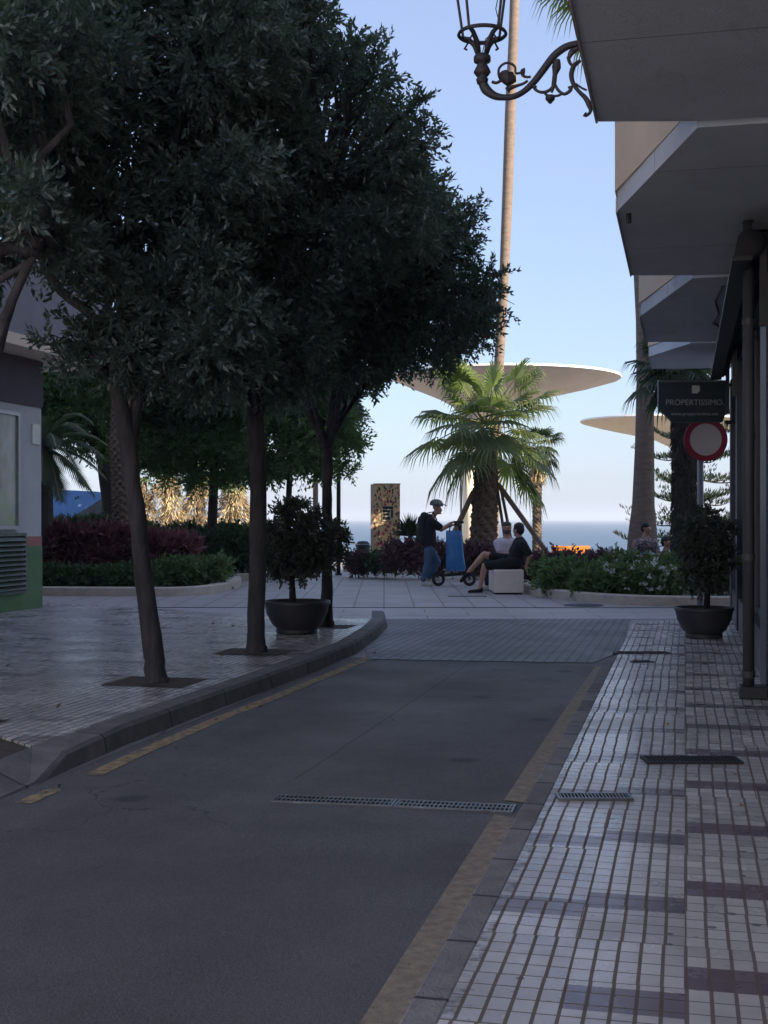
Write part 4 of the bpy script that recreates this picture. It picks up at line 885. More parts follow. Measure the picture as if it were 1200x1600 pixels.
c = G(912, 946); t = thing('manhole_cover', 'round dark manhole cover in front of the flower bed kerb', 'manhole cover', (c.x, c.y, 0))
MB().lathe([(.0001, .011), (.27, .011), (.28, .004)], c, 28).build('lid', MT['iron'], t); MB().lathe([(.282, .006), (.31, .008), (.315, .0)], c, 28).build('frame', MT['iron'], t)
c = G(727, 932); o = MB().box((c.x-.3, c.y-.05, 0), (c.x+.38, c.y+.12, .008)).build('channel_cover', MT['iron'], None, off=Vector((c.x, c.y, 0))); o.location = (c.x, c.y, 0); tag(o, 'narrow dark channel cover on the ground below the seated man\'s shoes', 'drain cover')

o, d = [], []
rl = random.Random(9)
for _ in range(70):
    k = rl.random()
    if k < .4: r_, s_, z_ = -3.1+rl.uniform(0, .25)**1.5*2, rl.uniform(5, 13), .008
    elif k < .85: r_, s_, z_ = rl.uniform(-7.5, -3.6), rl.uniform(7, 15), KZ+.006
    else: r_, s_, z_ = rl.uniform(-.6, .55), rl.uniform(3.5, 16), .034
    o.append(tuple(S2W(r_, s_, z_))); d.append((rl.uniform(-1, 1), rl.uniform(-1, 1), .12))
V, Fq = leaves(np.array(o), np.array(d), .045, .02); V[:, 2] = np.maximum(V[:, 2], .0075); lt = npmesh('leaf_litter', V, Fq, MT['palmdull'], None); lt['kind'] = 'stuff'
# ---------------------------------------------------------------- sign, traffic sign, posts
YSg = 17.2
def text(s_, size, mat, parent, loc, name, ext=.002, bold=0, sx=1.0):
    cu = bpy.data.curves.new(name, 'FONT'); cu.body = s_; cu.size = size; cu.align_x = 'CENTER'; cu.align_y = 'CENTER'; cu.extrude = ext; cu.offset = bold
    o = bpy.data.objects.new(name+'_tmp', cu); COL.objects.link(o); bpy.context.view_layer.update()
    me = bpy.data.meshes.new_from_object(o.evaluated_get(bpy.context.evaluated_depsgraph_get())); bpy.data.objects.remove(o)
    me.name = name; me.transform(Matrix.Translation(Vector(loc)) @ Matrix.Rotation(math.pi/2, 4, 'X') @ Matrix.Diagonal((sx, 1, 1, 1))); me.materials.clear(); me.materials.append(MT[mat])
    o = bpy.data.objects.new(name, me); COL.objects.link(o); o.parent = parent; return o
sx0, sx1 = P(1028, 0, YSg).x, P(1135, 0, YSg).x; zt, zb = P(0, 596, YSg).z, P(0, 660, YSg).z
sg = thing('shop_sign', 'dark hanging shop sign reading PROPERTISSIMO with a pale square logo', 'sign', ((sx0+sx1)/2, YSg, zb))
k = (sx1-sx0)/107
poly = [(sx0, zt), (sx1, zt), (sx1, P(0, 640, YSg).z), (sx1-7*k, zb), (sx0+22*k, zb), (sx0, P(0, 638, YSg).z)]
g = MB(); n = len(poly); g.add([(x, YSg-.04, z) for x, z in poly]+[(x, YSg+.04, z) for x, z in poly], [tuple(range(n-1, -1, -1)), tuple(range(n, 2*n))]+[(i, (i+1) % n, n+(i+1) % n, n+i) for i in range(n)])
g.build('panel', MT['signbg'], sg)
MB().box((sx0, YSg-.05, zt-.012), (sx1, YSg+.05, zt+.012)).build('rim', MT['galv'], sg)
MB().beam((sx1, YSg, zt-.05), (sx1+.2, YSg, zt-.05), .04).build('arm', MT['dark'], sg)
MB().beam((sx1-.02, YSg, zb+.0), (sx1+.2, YSg, zb+.0), .05).build('arm', MT['dark'], sg)
cxm = (sx0+sx1)/2; 
lz = P(0, 609, YSg).z; lx = P(1086, 0, YSg).x-cxm; q = .052
lg = MB(); pl = [(-q, -q), (q*.45, -q), (q, -q*.4), (q, q), (-q, q)]; n = len(pl)
lg.add([(cxm+lx+a, YSg-.044, lz+b) for a, b in pl]+[(cxm+lx+a, YSg-.0405, lz+b) for a, b in pl], [tuple(range(n)), tuple(range(2*n-1, n-1, -1))]+[(i, n+i, n+(i+1) % n, (i+1) % n) for i in range(n)])
lg.build('logo', MT['signfg'], sg)
text('PROPERTISSIMO.', .107, 'signtx', sg, (P(1084.5, 0, YSg).x-cxm, -.043, P(0, 629.5, YSg).z-zb), 'lettering', sx=1.0)
text('www.propertissimo.net', .066, 'signtx', sg, (P(1084, 0, YSg).x-cxm, -.043, P(0, 647, YSg).z-zb), 'web_address')
YTs = 18.6; c = P(1102, 687, YTs)
ts = thing('traffic_sign', 'round red-rimmed sign with blank pale centre on a grey post', 'traffic sign', (P(1095, 811, YTs).x, YTs, 0)); R = 34*YTs/F
def disc(r0, r1, y, mat, name, th=.004):
    g = MB(); N = 56; vs = []
    for rr, yy in ((r0, y), (r1, y), (r1, y+th), (r0, y+th)):
        for i in range(N): a = 2*math.pi*i/N; vs.append((c.x+rr*math.cos(a), yy, c.z+rr*math.sin(a)))
    g.add(vs, [(j*N+i, ((j+1) % 4)*N+i, ((j+1) % 4)*N+(i+1) % N, j*N+(i+1) % N) for j in range(4) for i in range(N)]); return g.build(name, MT[mat], ts)
disc(R*.735, R, YTs-.035, 'tred', 'red_ring', .012); disc(.0005, R*.735, YTs-.031, 'twhite', 'white_centre', .01); disc(.0005, R*.99, YTs-.015, 'galv', 'back_plate', .008)
px_ = P(1095, 811, YTs).x
MB().tube([(px_, YTs+.02, 0), (px_, YTs+.02, c.z+R*.8)], .045, 14).build('post', MT['galv'], ts, smooth=True)
def post(name, label, cat, px, py0, py1, Y, r, mat, group=None, z0=0):
    b = P(px, 811, Y); b.z = z0; t = thing(name, label, cat, b, group=group); zt_ = P(0, py0, Y).z
    MB().tube([(b.x, Y, z0), (b.x, Y, zt_)], r, 12).build('shaft', MT[mat], t, smooth=True)
    MB().tube([(b.x, Y, z0), (b.x, Y, z0+.05)], r*1.7, 12).build('foot', MT[mat], t); MB().ell((b.x, Y, zt_), r*1.15, 8).build('cap', MT[mat], t); return t
post('metal_pole', 'slim dark pole reaching into foliage right of the forked street tree', 'pole', 529, 560, 893, 31.0, .052, 'dark')
post('short_post', 'pale brown post ending behind the potted shrub of the left planter', 'post', 493, 752, 893, 33.0, .07, 'wood')
post('thin_pole', 'very thin grey pole beside the cream canopy column', 'pole', 720.5, 640, 893, 40.0, .035, 'galv')

# ---------------------------------------------------------------- promenade canopies and totem
def canopy(name, label, cx, cz_top, Y, R, base_x, zb, tilt=0, col=True):
    t = thing(name, label, 'canopy', (base_x, Y, 0), group='white mushroom canopies on the promenade'); N = 72
    rings = [(1.0, .0), (.985, -.05), (.93, -.14), (.8, -.36), (.62, -.62), (.42, -.9), (.25, -1.2), (.13, -1.6), (.07, -2.2)]
    depth = (cz_top-zb)/2.2; vs = []
    for (k, dz) in rings:
        w_ = (1-k)**1.3; x = cx*(1-w_)+base_x*w_
        for i in range(N):
            a = 2*math.pi*i/N; vs.append((x+R*k*math.cos(a), Y+R*k*math.sin(a), cz_top+dz*depth+tilt*R*k*math.cos(a)))
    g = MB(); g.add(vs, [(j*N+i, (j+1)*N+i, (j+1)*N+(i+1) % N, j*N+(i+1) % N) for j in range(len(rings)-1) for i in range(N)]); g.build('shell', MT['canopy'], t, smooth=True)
    vs = []
    for k, dz in ((1.0, 0), (1.0, .07), (.9, .09), (.5, .16), (.001, .2)):
        for i in range(N):
            a = 2*math.pi*i/N; vs.append((cx+R*k*math.cos(a), Y+R*k*math.sin(a), cz_top+dz+tilt*R*k*math.cos(a)))
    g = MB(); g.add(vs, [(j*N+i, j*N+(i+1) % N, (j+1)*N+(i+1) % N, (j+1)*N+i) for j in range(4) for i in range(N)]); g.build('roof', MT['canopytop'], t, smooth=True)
    MB().tube([(base_x, Y, 0 if Y < 46 else -2.5), (base_x, Y, zb+.4)], [R*.055, R*.055], 24).build('column', MT['column'], t, smooth=True); return t
YCa = 45.
canopy('mushroom_canopy', 'large white mushroom canopy above the fan palm', P(790, 0, YCa).x, P(0, 592, YCa).z, YCa, 178*YCa/F, P(733, 0, YCa).x, P(0, 670, YCa).z, -.005)
YCb = 60.
canopy('mushroom_canopy', 'second mushroom canopy farther off, seen behind the grey palm trunk', P(1040, 0, YCb).x, P(0, 660, YCb).z, YCb, 132*YCb/F, P(1066, 0, YCb).x, P(0, 712, YCb).z, -.01)
YTt = 33.
x0, x1 = P(584, 0, YTt).x, P(625, 0, YTt).x; zt = P(0, 757, YTt).z
tt = thing('confetti_totem', 'upright pillar covered with red, black and green confetti shapes on ochre', 'totem', ((x0+x1)/2, YTt, 0))
MB().box((x0, YTt, 0), (x1, YTt+.3, zt)).build('panel', MT['confetti'], tt)
MB().prism([(x0-.002, YTt-.002), (x0-.002, YTt+.45), (x0-.09, YTt+.55), (x0-.075, YTt+.02)], 0, zt+.01).build('side_panel', MT['cream2'], tt)
MB().box((x0-.01, YTt-.01, zt+.002), (x1+.01, YTt+.3, zt+.03)).build('cap', MT['cream2'], tt)
a, b = P(597, 790, YTt-.02), P(615, 814, YTt-.02)
sc_ = MB().box((a.x, YTt-.02, b.z), (b.x, YTt-.003, a.z)).build('plate', MT['cream2'], tt)
g = MB()
for u0, u1, v0, v1 in ((.04, .96, .78, .95), (.78, .94, .2, .75), (.06, .68, .56, .72), (.12, .6, .36, .5), (.06, .7, .08, .28)):
    g.box((a.x+(b.x-a.x)*u0, YTt-.026, b.z+(a.z-b.z)*v0), (a.x+(b.x-a.x)*u1, YTt-.0202, b.z+(a.z-b.z)*v1))
g.build('mark', MT['black'], sc_)

# things beyond the beds
YBl = 34.
bl = thing('blue_slope', 'blue painted play structure wall with black dots beyond the left hedge', 'play structure', (P(100, 0, YBl).x, YBl, 0))
pl = [(40, 762), (66, 765), (110, 766), (150, 768), (175, 772), (185, 860), (40, 860)]; n = len(pl)
g = MB(); q = [P(a, b, YBl) for a, b in pl]; g.add([(v.x, YBl, max(0, v.z)) for v in q]+[(v.x, YBl+.5, max(0, v.z)) for v in q], [tuple(range(n)), tuple(range(2*n-1, n-1, -1))]+[(i, n+i, n+(i+1) % n, (i+1) % n) for i in range(n)]); g.build('wall', MT['bluewall'], bl)
for a, b in ((66, 789), (71, 798), (65, 794), (74, 783), (78, 783), (118, 778), (122, 776), (140, 796), (144, 791), (77, 798)):
    p = P(a, b, YBl-.03); MB().ell(p, (.022, .03, .022), 8).build('dot', MT['black'], bl)
MB().beam(P(120, 815, YBl-.6), P(166, 786, YBl-.6), .16, .3).build('ramp', MT['galv'], bl); MB().beam(P(134, 817, YBl-.5), P(166, 792, YBl-.5), .05, .3).build('rail', MT['twhite'], bl)
YO = 40.; x0 = P(862, 0, YO).x; x1 = P(922, 0, YO).x
ob = thing('orange_barrier', 'low orange barrier behind the plum hedge, edge of the beach', 'barrier', ((x0+x1)/2, YO, 0)); MB().box((x0, YO, .28), (x1, YO+.12, P(0, 853, YO).z)).build('panel', MT['orange'], ob, bevel=.01)
g = MB(); 
for x in (x0+.15, x1-.15): g.box((x-.04, YO+.01, 0), (x+.04, YO+.11, .28))
g.build('foot', MT['orange'], ob)
wl = MB().box((-70, 46, -2.3), (70, 46.3, .06)).build('beach_wall', MT['pkerb'], None, off=Vector((0, 46, 0))); wl.location = (0, 46, 0); tag(wl, 'long low sea wall at the edge of the promenade before the beach', 'wall')
# small fence rail left of totem
fn = thing('rail_fence', 'thin metal railing at the beach edge left of the confetti totem', 'railing', (P(560, 0, 36).x, 36, 0))
MB().tube([P(538, 850, 36), P(583, 850, 36)], .012, 6).build('rail', MT['galv'], fn)
for x in (541, 560, 580):
    v = P(x, 850, 36); MB().tube([(v.x, 36, 0), v], .015, 6).build('upright', MT['galv'], fn)
bnx = P(567, 0, 32).x
bn = thing('litter_bin', 'small dark bin standing left of the confetti totem', 'bin', (bnx, 32, 0)); MB().lathe([(.13, 0), (.17, .7), (.18, .72), (.15, .72)], (bnx, 32, 0), 16).build('body', MT['dark'], bn); MB().lathe([(.18, .73), (.12, .80), (.0001, .82)], (bnx, 32, 0), 16).build('lid', MT['dark'], bn)

# bench
bb = G(772, 929); bx0, bx1, by0, by1 = bb.x, P(818.5, 0, bb.y).x, bb.y, bb.y+2.1; BZ = .44
be = thing('stone_bench', 'pale stone block bench seen end on under the seated man', 'bench', ((bx0+bx1)/2, by0, 0))
MB().box((bx0, by0, .03), (bx1, by1, BZ)).build('seat_block', MT['bench'], be, bevel=.012); MB().box((bx0+.03, by0+.03, 0), (bx1-.03, by1-.03, .029)).build('base', MT['slot'], be)

# ---------------------------------------------------------------- lantern on the first balcony
YL = 6.95
r_, s_ = W2S(P(905, 75, YL).x, YL)
la = thing('wall_lantern', 'ornate wrought iron street lantern on a scrolled bracket below the nearest balcony', 'street lantern', P(905, 180, YL))
sl_ = Vector((CT, -ST, 0))                               # bracket stands square to the street
def LP(px, py, off=0): 
    """point in the vertical plane of the bracket whose wall end is at photo x 915"""
    A0 = P(918, 0, YL); A0.z = 0; t = ((px-600)/F*A0.y-A0.x)/(sl_.x-(px-600)/F*sl_.y); q = A0+sl_*t; q.z = H-(py-811)*q.y/F; return q+Vector((ST, CT, 0))*off
def sc(pts, rad, nm=None, n=8, mb=None):
    # smooth curve through photo points
    out = []; m = len(pts)
    for i in range(m-1):
        p0, p1, p2, p3 = pts[max(0, i-1)], pts[i], pts[i+1], pts[min(m-1, i+2)]
        for k in range(6):
            t = k/6; f = lambda a, b, c, d: .5*(2*b+(c-a)*t+(2*a-5*b+4*c-d)*t*t+(3*b-a-3*c+d)*t**3)
            out.append(LP(f(p0[0], p1[0], p2[0], p3[0]), f(p0[1], p1[1], p2[1], p3[1])))
    out.append(LP(*pts[-1])); L = len(out)
    rad = [x*1.5 for x in rad] if hasattr(rad, '__len__') else rad*1.5
    if hasattr(rad, '__len__'): rad = [np.interp(i/(L-1), np.linspace(0, 1, len(rad)), rad) for i in range(L)]
    mb.tube(out, rad, n); return mb
Zc = lambda zx, zy: (680+zx*.2333, zy*.2333)             # zoomed crop -> photo pixels
def zp(l): return [Zc(*p) for p in l]
g = MB()
sc(zp([(320, 560), (345, 605), (395, 640), (450, 652), (520, 648), (590, 615), (660, 550), (730, 460), (790, 380), (850, 330), (900, 305), (975, 285)]), [.017, .019, .015, .012, .011, .011, .013, .014, .014, .014, .013, .011], mb=g)
g.build('bracket_arm', MT['iron'], la, smooth=True)
g = MB()
sc(zp([(640, 515), (605, 515), (585, 500), (585, 478), (600, 476)]), [.005, .005, .006, .009, .012], mb=g)
sc(zp([(620, 540), (590, 560), (545, 575), (500, 590), (482, 605)]), [.005, .005, .006, .009, .013], mb=g)
sc(zp([(440, 540), (425, 500), (430, 455), (465, 425), (505, 425), (535, 450), (540, 490), (580, 485)]), .0046, mb=g)
sc(zp([(380, 548), (410, 555), (440, 540)]), .006, mb=g)
sc(zp([(480, 470), (475, 500), (490, 540)]), [.004, .03, .022], mb=g); sc(zp([(440, 520), (490, 530), (540, 525)]), [.01, .026, .012], mb=g)
sc(zp([(815, 400), (812, 450), (802, 500), (795, 560), (780, 620)]), [.012, .017, .009, .009, .004], mb=g)
sc(zp([(800, 560), (770, 600), (730, 618), (690, 612), (665, 590), (668, 575)]), [.005, .006, .006, .005, .006, .010], mb=g)
sc(zp([(800, 560), (825, 605), (865, 630), (905, 605), (905, 580)]), [.005, .006, .006, .007, .010], mb=g)
sc(zp([(735, 628), (770, 645), (825, 640), (850, 625)]), .005, mb=g); sc(zp([(770, 640), (770, 665), (770, 695)]), [.016, .018, .003], mb=g)
sc(zp([(890, 380), (905, 425), (935, 440), (965, 410)]), [.007, .006, .006, .004], mb=g)
sc(zp([(960, 320), (915, 350), (895, 390)]), [.008, .012, .006], mb=g)
sc(zp([(975, 405), (930, 440), (912, 500), (925, 560), (960, 610), (1005, 655), (1030, 700), (1040, 745), (1015, 772), (1000, 765)]), [.006, .009, .009, .008, .007, .009, .010, .006, .006, .010], mb=g)
sc(zp([(940, 560), (975, 585), (1015, 605)]), .004, mb=g)
g.build('scroll', MT['iron'], la, smooth=True)
g = MB(); wp = LP(920, 75); g.beam(LP(914, 70), LP(922, 118), .05, .02); g.build('wall_plate', MT['iron'], la)
cx0 = LP(*Zc(315, 450)); ctr = Vector((cx0.x, cx0.y, 0)); zz = lambda zy: LP(*Zc(315, zy)).z; u_ = cx0.y/F*.2333
g = MB(); g.lathe([(.0001, zz(575)), (35*u_, zz(560)), (42*u_, zz(530)), (28*u_, zz(518)), (40*u_, zz(510)), (58*u_, zz(485)), (50*u_, zz(465)), (32*u_, zz(430)), (34*u_, zz(425)), (56*u_, zz(415)), (58*u_, zz(395)), (56*u_, zz(378)), (40*u_, zz(365)), (.0001, zz(360))], ctr, 20); g.build('finial', MT['iron'], la, smooth=True)
g = MB(); 
for k in range(4):
    a = math.radians((35, -50, 145, 230)[k]); e = Vector((math.cos(a), math.sin(a), 0))
    g.tube([ctr+e*35*u_+Vector((0, 0, zz(362))), ctr+e*55*u_+Vector((0, 0, zz(300))), ctr+e*105*u_+Vector((0, 0, zz(240))), ctr+e*150*u_+Vector((0, 0, zz(222)))], [.011, .015, .013, .010], 8)
    g.tube([ctr+e*110*u_+Vector((0, 0, zz(262))), ctr+e*140*u_+Vector((0, 0, zz(300))), ctr+e*120*u_+Vector((0, 0, zz(308)))], [.005, .006, .007], 6)
g.build('cradle', MT['iron'], la, smooth=True)
def ring(mb, R_, z, r, n=6, N=40): 
    pts = [ctr+Vector((R_*math.cos(2*math.pi*i/N), R_*math.sin(2*math.pi*i/N), z)) for i in range(N+1)]; mb.tube(pts, r, n, cap=False)
g = MB(); ring(g, 158*u_, zz(232), .009); ring(g, 156*u_, zz(222), .006); g.build('ring', MT['iron'], la, smooth=True); g = MB(); ring(g, 262*u_, zz(-420), .007); g.build('ring', MT['iron'], la, smooth=True)
g = MB()
for k in range(4):
    for d_ in (0,):
        a = math.radians((35, -50, 145, 230)[k]); e = Vector((math.cos(a), math.sin(a), 0)); g.tube([ctr+e*150*u_+Vector((0, 0, zz(215))), ctr+e*255*u_+Vector((0, 0, zz(-420)))], .0075, 8)
g.build('cage_bar', MT['iron'], la)
MB().lathe([(270*u_, zz(-420)), (280*u_, zz(-440)), (120*u_, zz(-560)), (60*u_, zz(-580)), (50*u_, zz(-640)), (.0001, zz(-700))], ctr, 24).build('cap', MT['iron'], la, smooth=True)
MB().tube([ctr+Vector((.0, 0, zz(360))), ctr+Vector((.02, 0, zz(260))), ctr+Vector((.10, .0, zz(180))), ctr+Vector((.075, 0, zz(60))), ctr+Vector((.1, 0, zz(-100)))], .003, 5).build('cable', MT['dark'], la)

# ---------------------------------------------------------------- people
DG = bpy.context.evaluated_depsgraph_get
def blob(name, parts, vox, mat, parent, smooth=4, local=True):
    """continuous body: many overlapping spheres along tapered limbs, fused by a voxel remesh"""
    bm = bmesh.new()
    def ball(c, r):
        r = (r, r, r) if not hasattr(r, '__len__') else r
        bmesh.ops.create_icosphere(bm, subdivisions=2, radius=1, matrix=Matrix.Translation(c) @ Matrix.Diagonal((*r, 1)))
    for p in parts:
        if p[0] == 'b': ball(Vector(p[1]), p[2])
        else:
            for (a, ra), (b, rb) in zip(p[1:], p[2:]):
                a, b = Vector(a), Vector(b); n = max(2, int((b-a).length/(min(ra, rb)*.35)))
                for i in range(n+1): t = i/n; ball(a.lerp(b, t), ra*(1-t)+rb*t)
    me = bpy.data.meshes.new(name); bm.to_mesh(me); bm.free(); o = bpy.data.objects.new(name, me); COL.objects.link(o)
    m = o.modifiers.new('r', 'REMESH'); m.mode = 'VOXEL'; m.voxel_size = vox; m.use_smooth_shade = True
    s = o.modifiers.new('s', 'SMOOTH'); s.factor = .5; s.iterations = smooth
    me2 = bpy.data.meshes.new_from_object(o.evaluated_get(DG())); bpy.data.objects.remove(o)
    me2.name = name; me2.materials.clear(); me2.materials.append(MT[mat]); me2.shade_smooth(); o = bpy.data.objects.new(name, me2); COL.objects.link(o); o.parent = parent; return o
def hand(wr, fwd, palmn, s=1, curl=.5):
    """palm, four fingers, thumb. fwd: direction of fingers; palmn: palm normal"""
    wr, f, n = Vector(wr), Vector(fwd).normalized(), Vector(palmn).normalized(); sd_ = f.cross(n).normalized(); out = []
    for k in (-1, -.33, .33, 1): out.append(('c', (wr, .024), (wr+f*.085+sd_*k*.028, .014)))
    for i, (k, l) in enumerate(((-1, .062), (-.33, .075), (.33, .08), (1, .07))):
        a = wr+f*.085+sd_*k*.028; b = a+(f+n*curl*.4).normalized()*l*.5; c = b+(f+n*curl*1.4).normalized()*l*.5
        out.append(('c', (a, .0115), (b, .010), (c, .008)))
    a = wr+f*.03+sd_*s*.026; out.append(('c', (a, .014), (a+(f*.6+sd_*s+n*.3).normalized()*.04, .012), (a+(f*1.1+sd_*s*.9+n*.6).normalized()*.066, .009))); return out
def head(c, fwd, s=1.0):
    c, f = Vector(c), Vector(fwd).normalized(); sd_ = f.cross(Vector((0, 0, 1))).normalized(); z = Vector((0, 0, 1)); o = []
    o.append(('b', c+z*.035*s-f*.012*s, (.083*s, .083*s, .088*s))); o.append(('b', c+f*.018*s-z*.02*s, .072*s)); o.append(('b', c+f*.035*s-z*.075*s, .047*s))
    o.append(('c', (c+f*.082*s+z*.01*s, .010*s), (c+f*.098*s-z*.018*s, .015*s))); o.append(('b', c+f*.083*s-z*.048*s, .014*s)); o.append(('b', c+f*.075*s-z*.09*s, .018*s))
    for k in (-1, 1): o.append(('b', c+sd_*k*.08*s-f*.008*s, (.013*s, .018*s, .03*s))); o.append(('b', c+f*.072*s+sd_*k*.03*s+z*.022*s, .016*s)); o.append(('b', c+f*.055*s+sd_*k*.036*s-z*.02*s, .024*s))
    return o
def eyes(parent, c, fwd, s=1.0):
    c, f = Vector(c), Vector(fwd).normalized(); sd_ = f.cross(Vector((0, 0, 1))).normalized(); g = MB()
    for k in (-1, 1): g.ell(c+f*.086*s+sd_*k*.031*s+Vector((0, 0, .004)), .009*s, 8)
    OFF[parent.name] = Vector((0, 0, 0)); g.build('eye', MT['hairm'], parent, smooth=True)
def shoe(parent, heel, toe, z=.0, mat='shoe', lift=0):
    h, t = Vector(heel), Vector(toe); m = h.lerp(t, .5); OFFp = OFF[parent.name]
    return blob('shoe', [('c', (h+Vector((0, 0, .045)), .042), (m+Vector((0, 0, .042)), .042), (t+Vector((0, 0, .033)), .036)), ('c', (h+Vector((0, 0, .045)), .042), (h+Vector((0, 0, .085)), .043))], .01, mat, parent), \
        blob('sole', [('c', (h+Vector((0, 0, .012)), .036), (m+Vector((0, 0, .010)), .036), (t+Vector((0, 0, .014)), .032))], .009, 'sole', parent)
# --- man walking with scooter (local frame: x right, y away, z up)
YM = 26.1; LM = lambda px, py, y=0: Vector(((px-672)*YM/F, y, H-(py-811)*YM/F))
m = thing('person', 'standing man in bicycle helmet, black shirt and blue jeans pushing a scooter', 'person', (P(672, 0, YM).x, YM, 0)); OFF[m.name] = Vector((0, 0, 0))
hd = LM(683, 794); nk = LM(677, 806); sh = LM(671, 814); wa = LM(671, 838); hp = LM(671, 853)
aF, aB = sh+Vector((.03, -.19, 0)), sh+Vector((.0, .19, 0)); elF, wrF = LM(691, 826, -.2), LM(704, 817, -.12); elB, wrB = LM(690, 828, .2), LM(706, 820, .14)
k1, an1 = LM(668, 882, -.08), LM(661, 905, -.08); k2, an2 = LM(684, 879, .1), LM(671, 902, .1)
body = head(hd, (1, 0, -.25)) + [('c', (hd-Vector((.01, 0, .06)), .055), (nk, .058), (sh, .08)), ('c', (sh, .11), (wa, .12), (hp, .13)),
    ('c', (sh+Vector((0, -.1, 0)), .07), (aF, .06), (elF, .043), (wrF, .028)), ('c', (sh+Vector((0, .1, 0)), .07), (aB, .06), (elB, .043), (wrB, .028)),
    ('c', (hp+Vector((0, -.09, 0)), .1), (k1, .06), (an1, .04)), ('c', (hp+Vector((0, .09, 0)), .1), (k2, .06), (an2, .04))] + hand(wrF, (1, .1, .35), (0, .2, -1), 1, .9) + hand(wrB, (1, -.1, -.1), (0, 0, -1), -1, 1.2)
blob('body', body, .008, 'skin', m)
blob('shirt', [('c', (sh+Vector((-.0, 0, .05)), .10), (sh+Vector((-.02, 0, -.03)), .145), (wa, .15), (hp+Vector((0, 0, -.02)), .155)), ('c', (sh+Vector((-.01, -.08, -.08)), .13), (hp+Vector((0, -.07, .0)), .13)), ('c', (sh+Vector((-.01, .08, -.08)), .13), (hp+Vector((0, .07, .0)), .13)),
    ('c', (sh+Vector((0, -.12, 0)), .085), (aF, .085), (aF.lerp(elF, .75), .07)), ('c', (sh+Vector((0, .12, 0)), .085), (aB, .085), (aB.lerp(elB, .75), .07))], .012, 'tshirt', m)
blob('jeans', [('c', (hp+Vector((0, -.07, .03)), .12), (hp+Vector((0, -.09, -.08)), .115), (k1, .08), (an1+Vector((0, 0, .0)), .062)), ('c', (hp+Vector((0, .07, .03)), .12), (hp+Vector((0, .09, -.08)), .115), (k2, .08), (an2, .062)), ('c', (hp+Vector((0, -.08, 0)), .12), (hp+Vector((0, .08, 0)), .12))], .012, 'jeans', m)
shoe(m, LM(660, 914.3, -.08), LM(674, 914.8, -.1)); 
h0, t0 = LM(665, 899, .1), LM(673, 913, .1); blob('shoe', [('c', (h0, .045), (h0.lerp(t0, .5), .042), (t0+Vector((.03, 0, .02)), .034))], .01, 'shoe', m)
eyes(m, hd, (1, 0, -.25))
hc = hd+Vector((-.015, 0, .075)); g = MB(); g.lathe([(.112, -.03), (.118, .0), (.112, .045), (.085, .085), (.045, .105), (.0001, .11)], (0, 0, 0), 28)
g.v = [tuple(hc+Matrix.Rotation(.12, 3, 'Y') @ Vector((v[0]*1.18, v[1]*.92, v[2]))) for v in g.v]; hm = g.build('helmet', MT['helmetm'], m, smooth=True); sol = hm.modifiers.new('s', 'SOLIDIFY'); sol.thickness = .012
OFF[hm.name] = Vector((0, 0, 0))
g = MB(); g.add([hc+Vector((.10, -.09, .03)), hc+Vector((.10, .09, .03)), hc+Vector((.225, .04, -.025)), hc+Vector((.225, -.04, -.025)), hc+Vector((.11, -.09, .005)), hc+Vector((.11, .09, .005)), hc+Vector((.22, .04, -.035)), hc+Vector((.22, -.04, -.035))], [(0, 3, 2, 1), (4, 5, 6, 7), (3, 7, 6, 2), (0, 4, 7, 3), (1, 2, 6, 5), (0, 1, 5, 4)]); g.build('visor', MT['helmetm'], hm)
bp = thing('backpack', 'black backpack worn by the walking man in the helmet', 'backpack', (m.location.x-.17, YM, .9)); OFF[bp.name] = Vector((0, 0, 0))
dl = lambda px, py, y=0: LM(px, py, y)-Vector((-.22, 0, .9))
blob('pack', [('c', (dl(659, 806, -.08), .085), (dl(655, 830, -.08), .095), (dl(657, 846, -.08), .085)), ('c', (dl(659, 806, .08), .085), (dl(655, 830, .08), .095), (dl(657, 846, .08), .085)), ('c', (dl(656, 812, 0), .1), (dl(653, 842, 0), .1))], .014, 'pack', bp)
MB().tube([dl(663, 802, -.15), dl(672, 800, -.17), dl(678, 812, -.17), dl(672, 836, -.16), dl(662, 842, -.13)], .014, 6).build('strap', MT['pack'], bp)
# --- scooter
se = thing('kick_scooter', 'black electric kick scooter held by the man in the helmet', 'scooter', (P(707, 0, YM).x, YM-.12, 0)); OFF[se.name] = Vector((0, 0, 0)); YC_ = YM-.12
LSx = lambda px, py, y=0: Vector(((px-707)*YC_/F, y, H-(py-811)*YC_/F))
for i, (px, rr) in enumerate(((684.5, .135), (733, .135))):
    c = LSx(px, 905); c.z = rr; ty = MB(); N = 32; vs = []
    for k in range(N):
        a = 2*math.pi*k/N
        for j in range(8): b_ = 2*math.pi*j/8; q = rr-.032+.032*math.cos(b_); vs.append((c.x+q*math.cos(a), .032*math.sin(b_), c.z+q*math.sin(a)))
    ty.add(vs, [(k*8+j, k*8+(j+1) % 8, ((k+1) % N)*8+(j+1) % 8, ((k+1) % N)*8+j) for k in range(N) for j in range(8)]); w_ = MB()
    w_.tube([(c.x, -.035, c.z), (c.x, .035, c.z)], .034, 14)
    for k in range(5): a = 2*math.pi*k/5; w_.beam((c.x, 0, c.z), (c.x+.08*math.cos(a), 0, c.z+.08*math.sin(a)), .02)
    wh = w_.build('wheel', MT['alu'], se); OFF[wh.name] = Vector((0, 0, 0)); ty.build('tyre', MT['black'], wh, smooth=True)
    g = MB(); g.tube([(c.x+(rr+.012)*math.cos(a_), 0, c.z+(rr+.012)*math.sin(a_)) for a_ in np.linspace(.5, 2.6, 9)], .02, 6); g.build('mudguard', MT['black'], se)
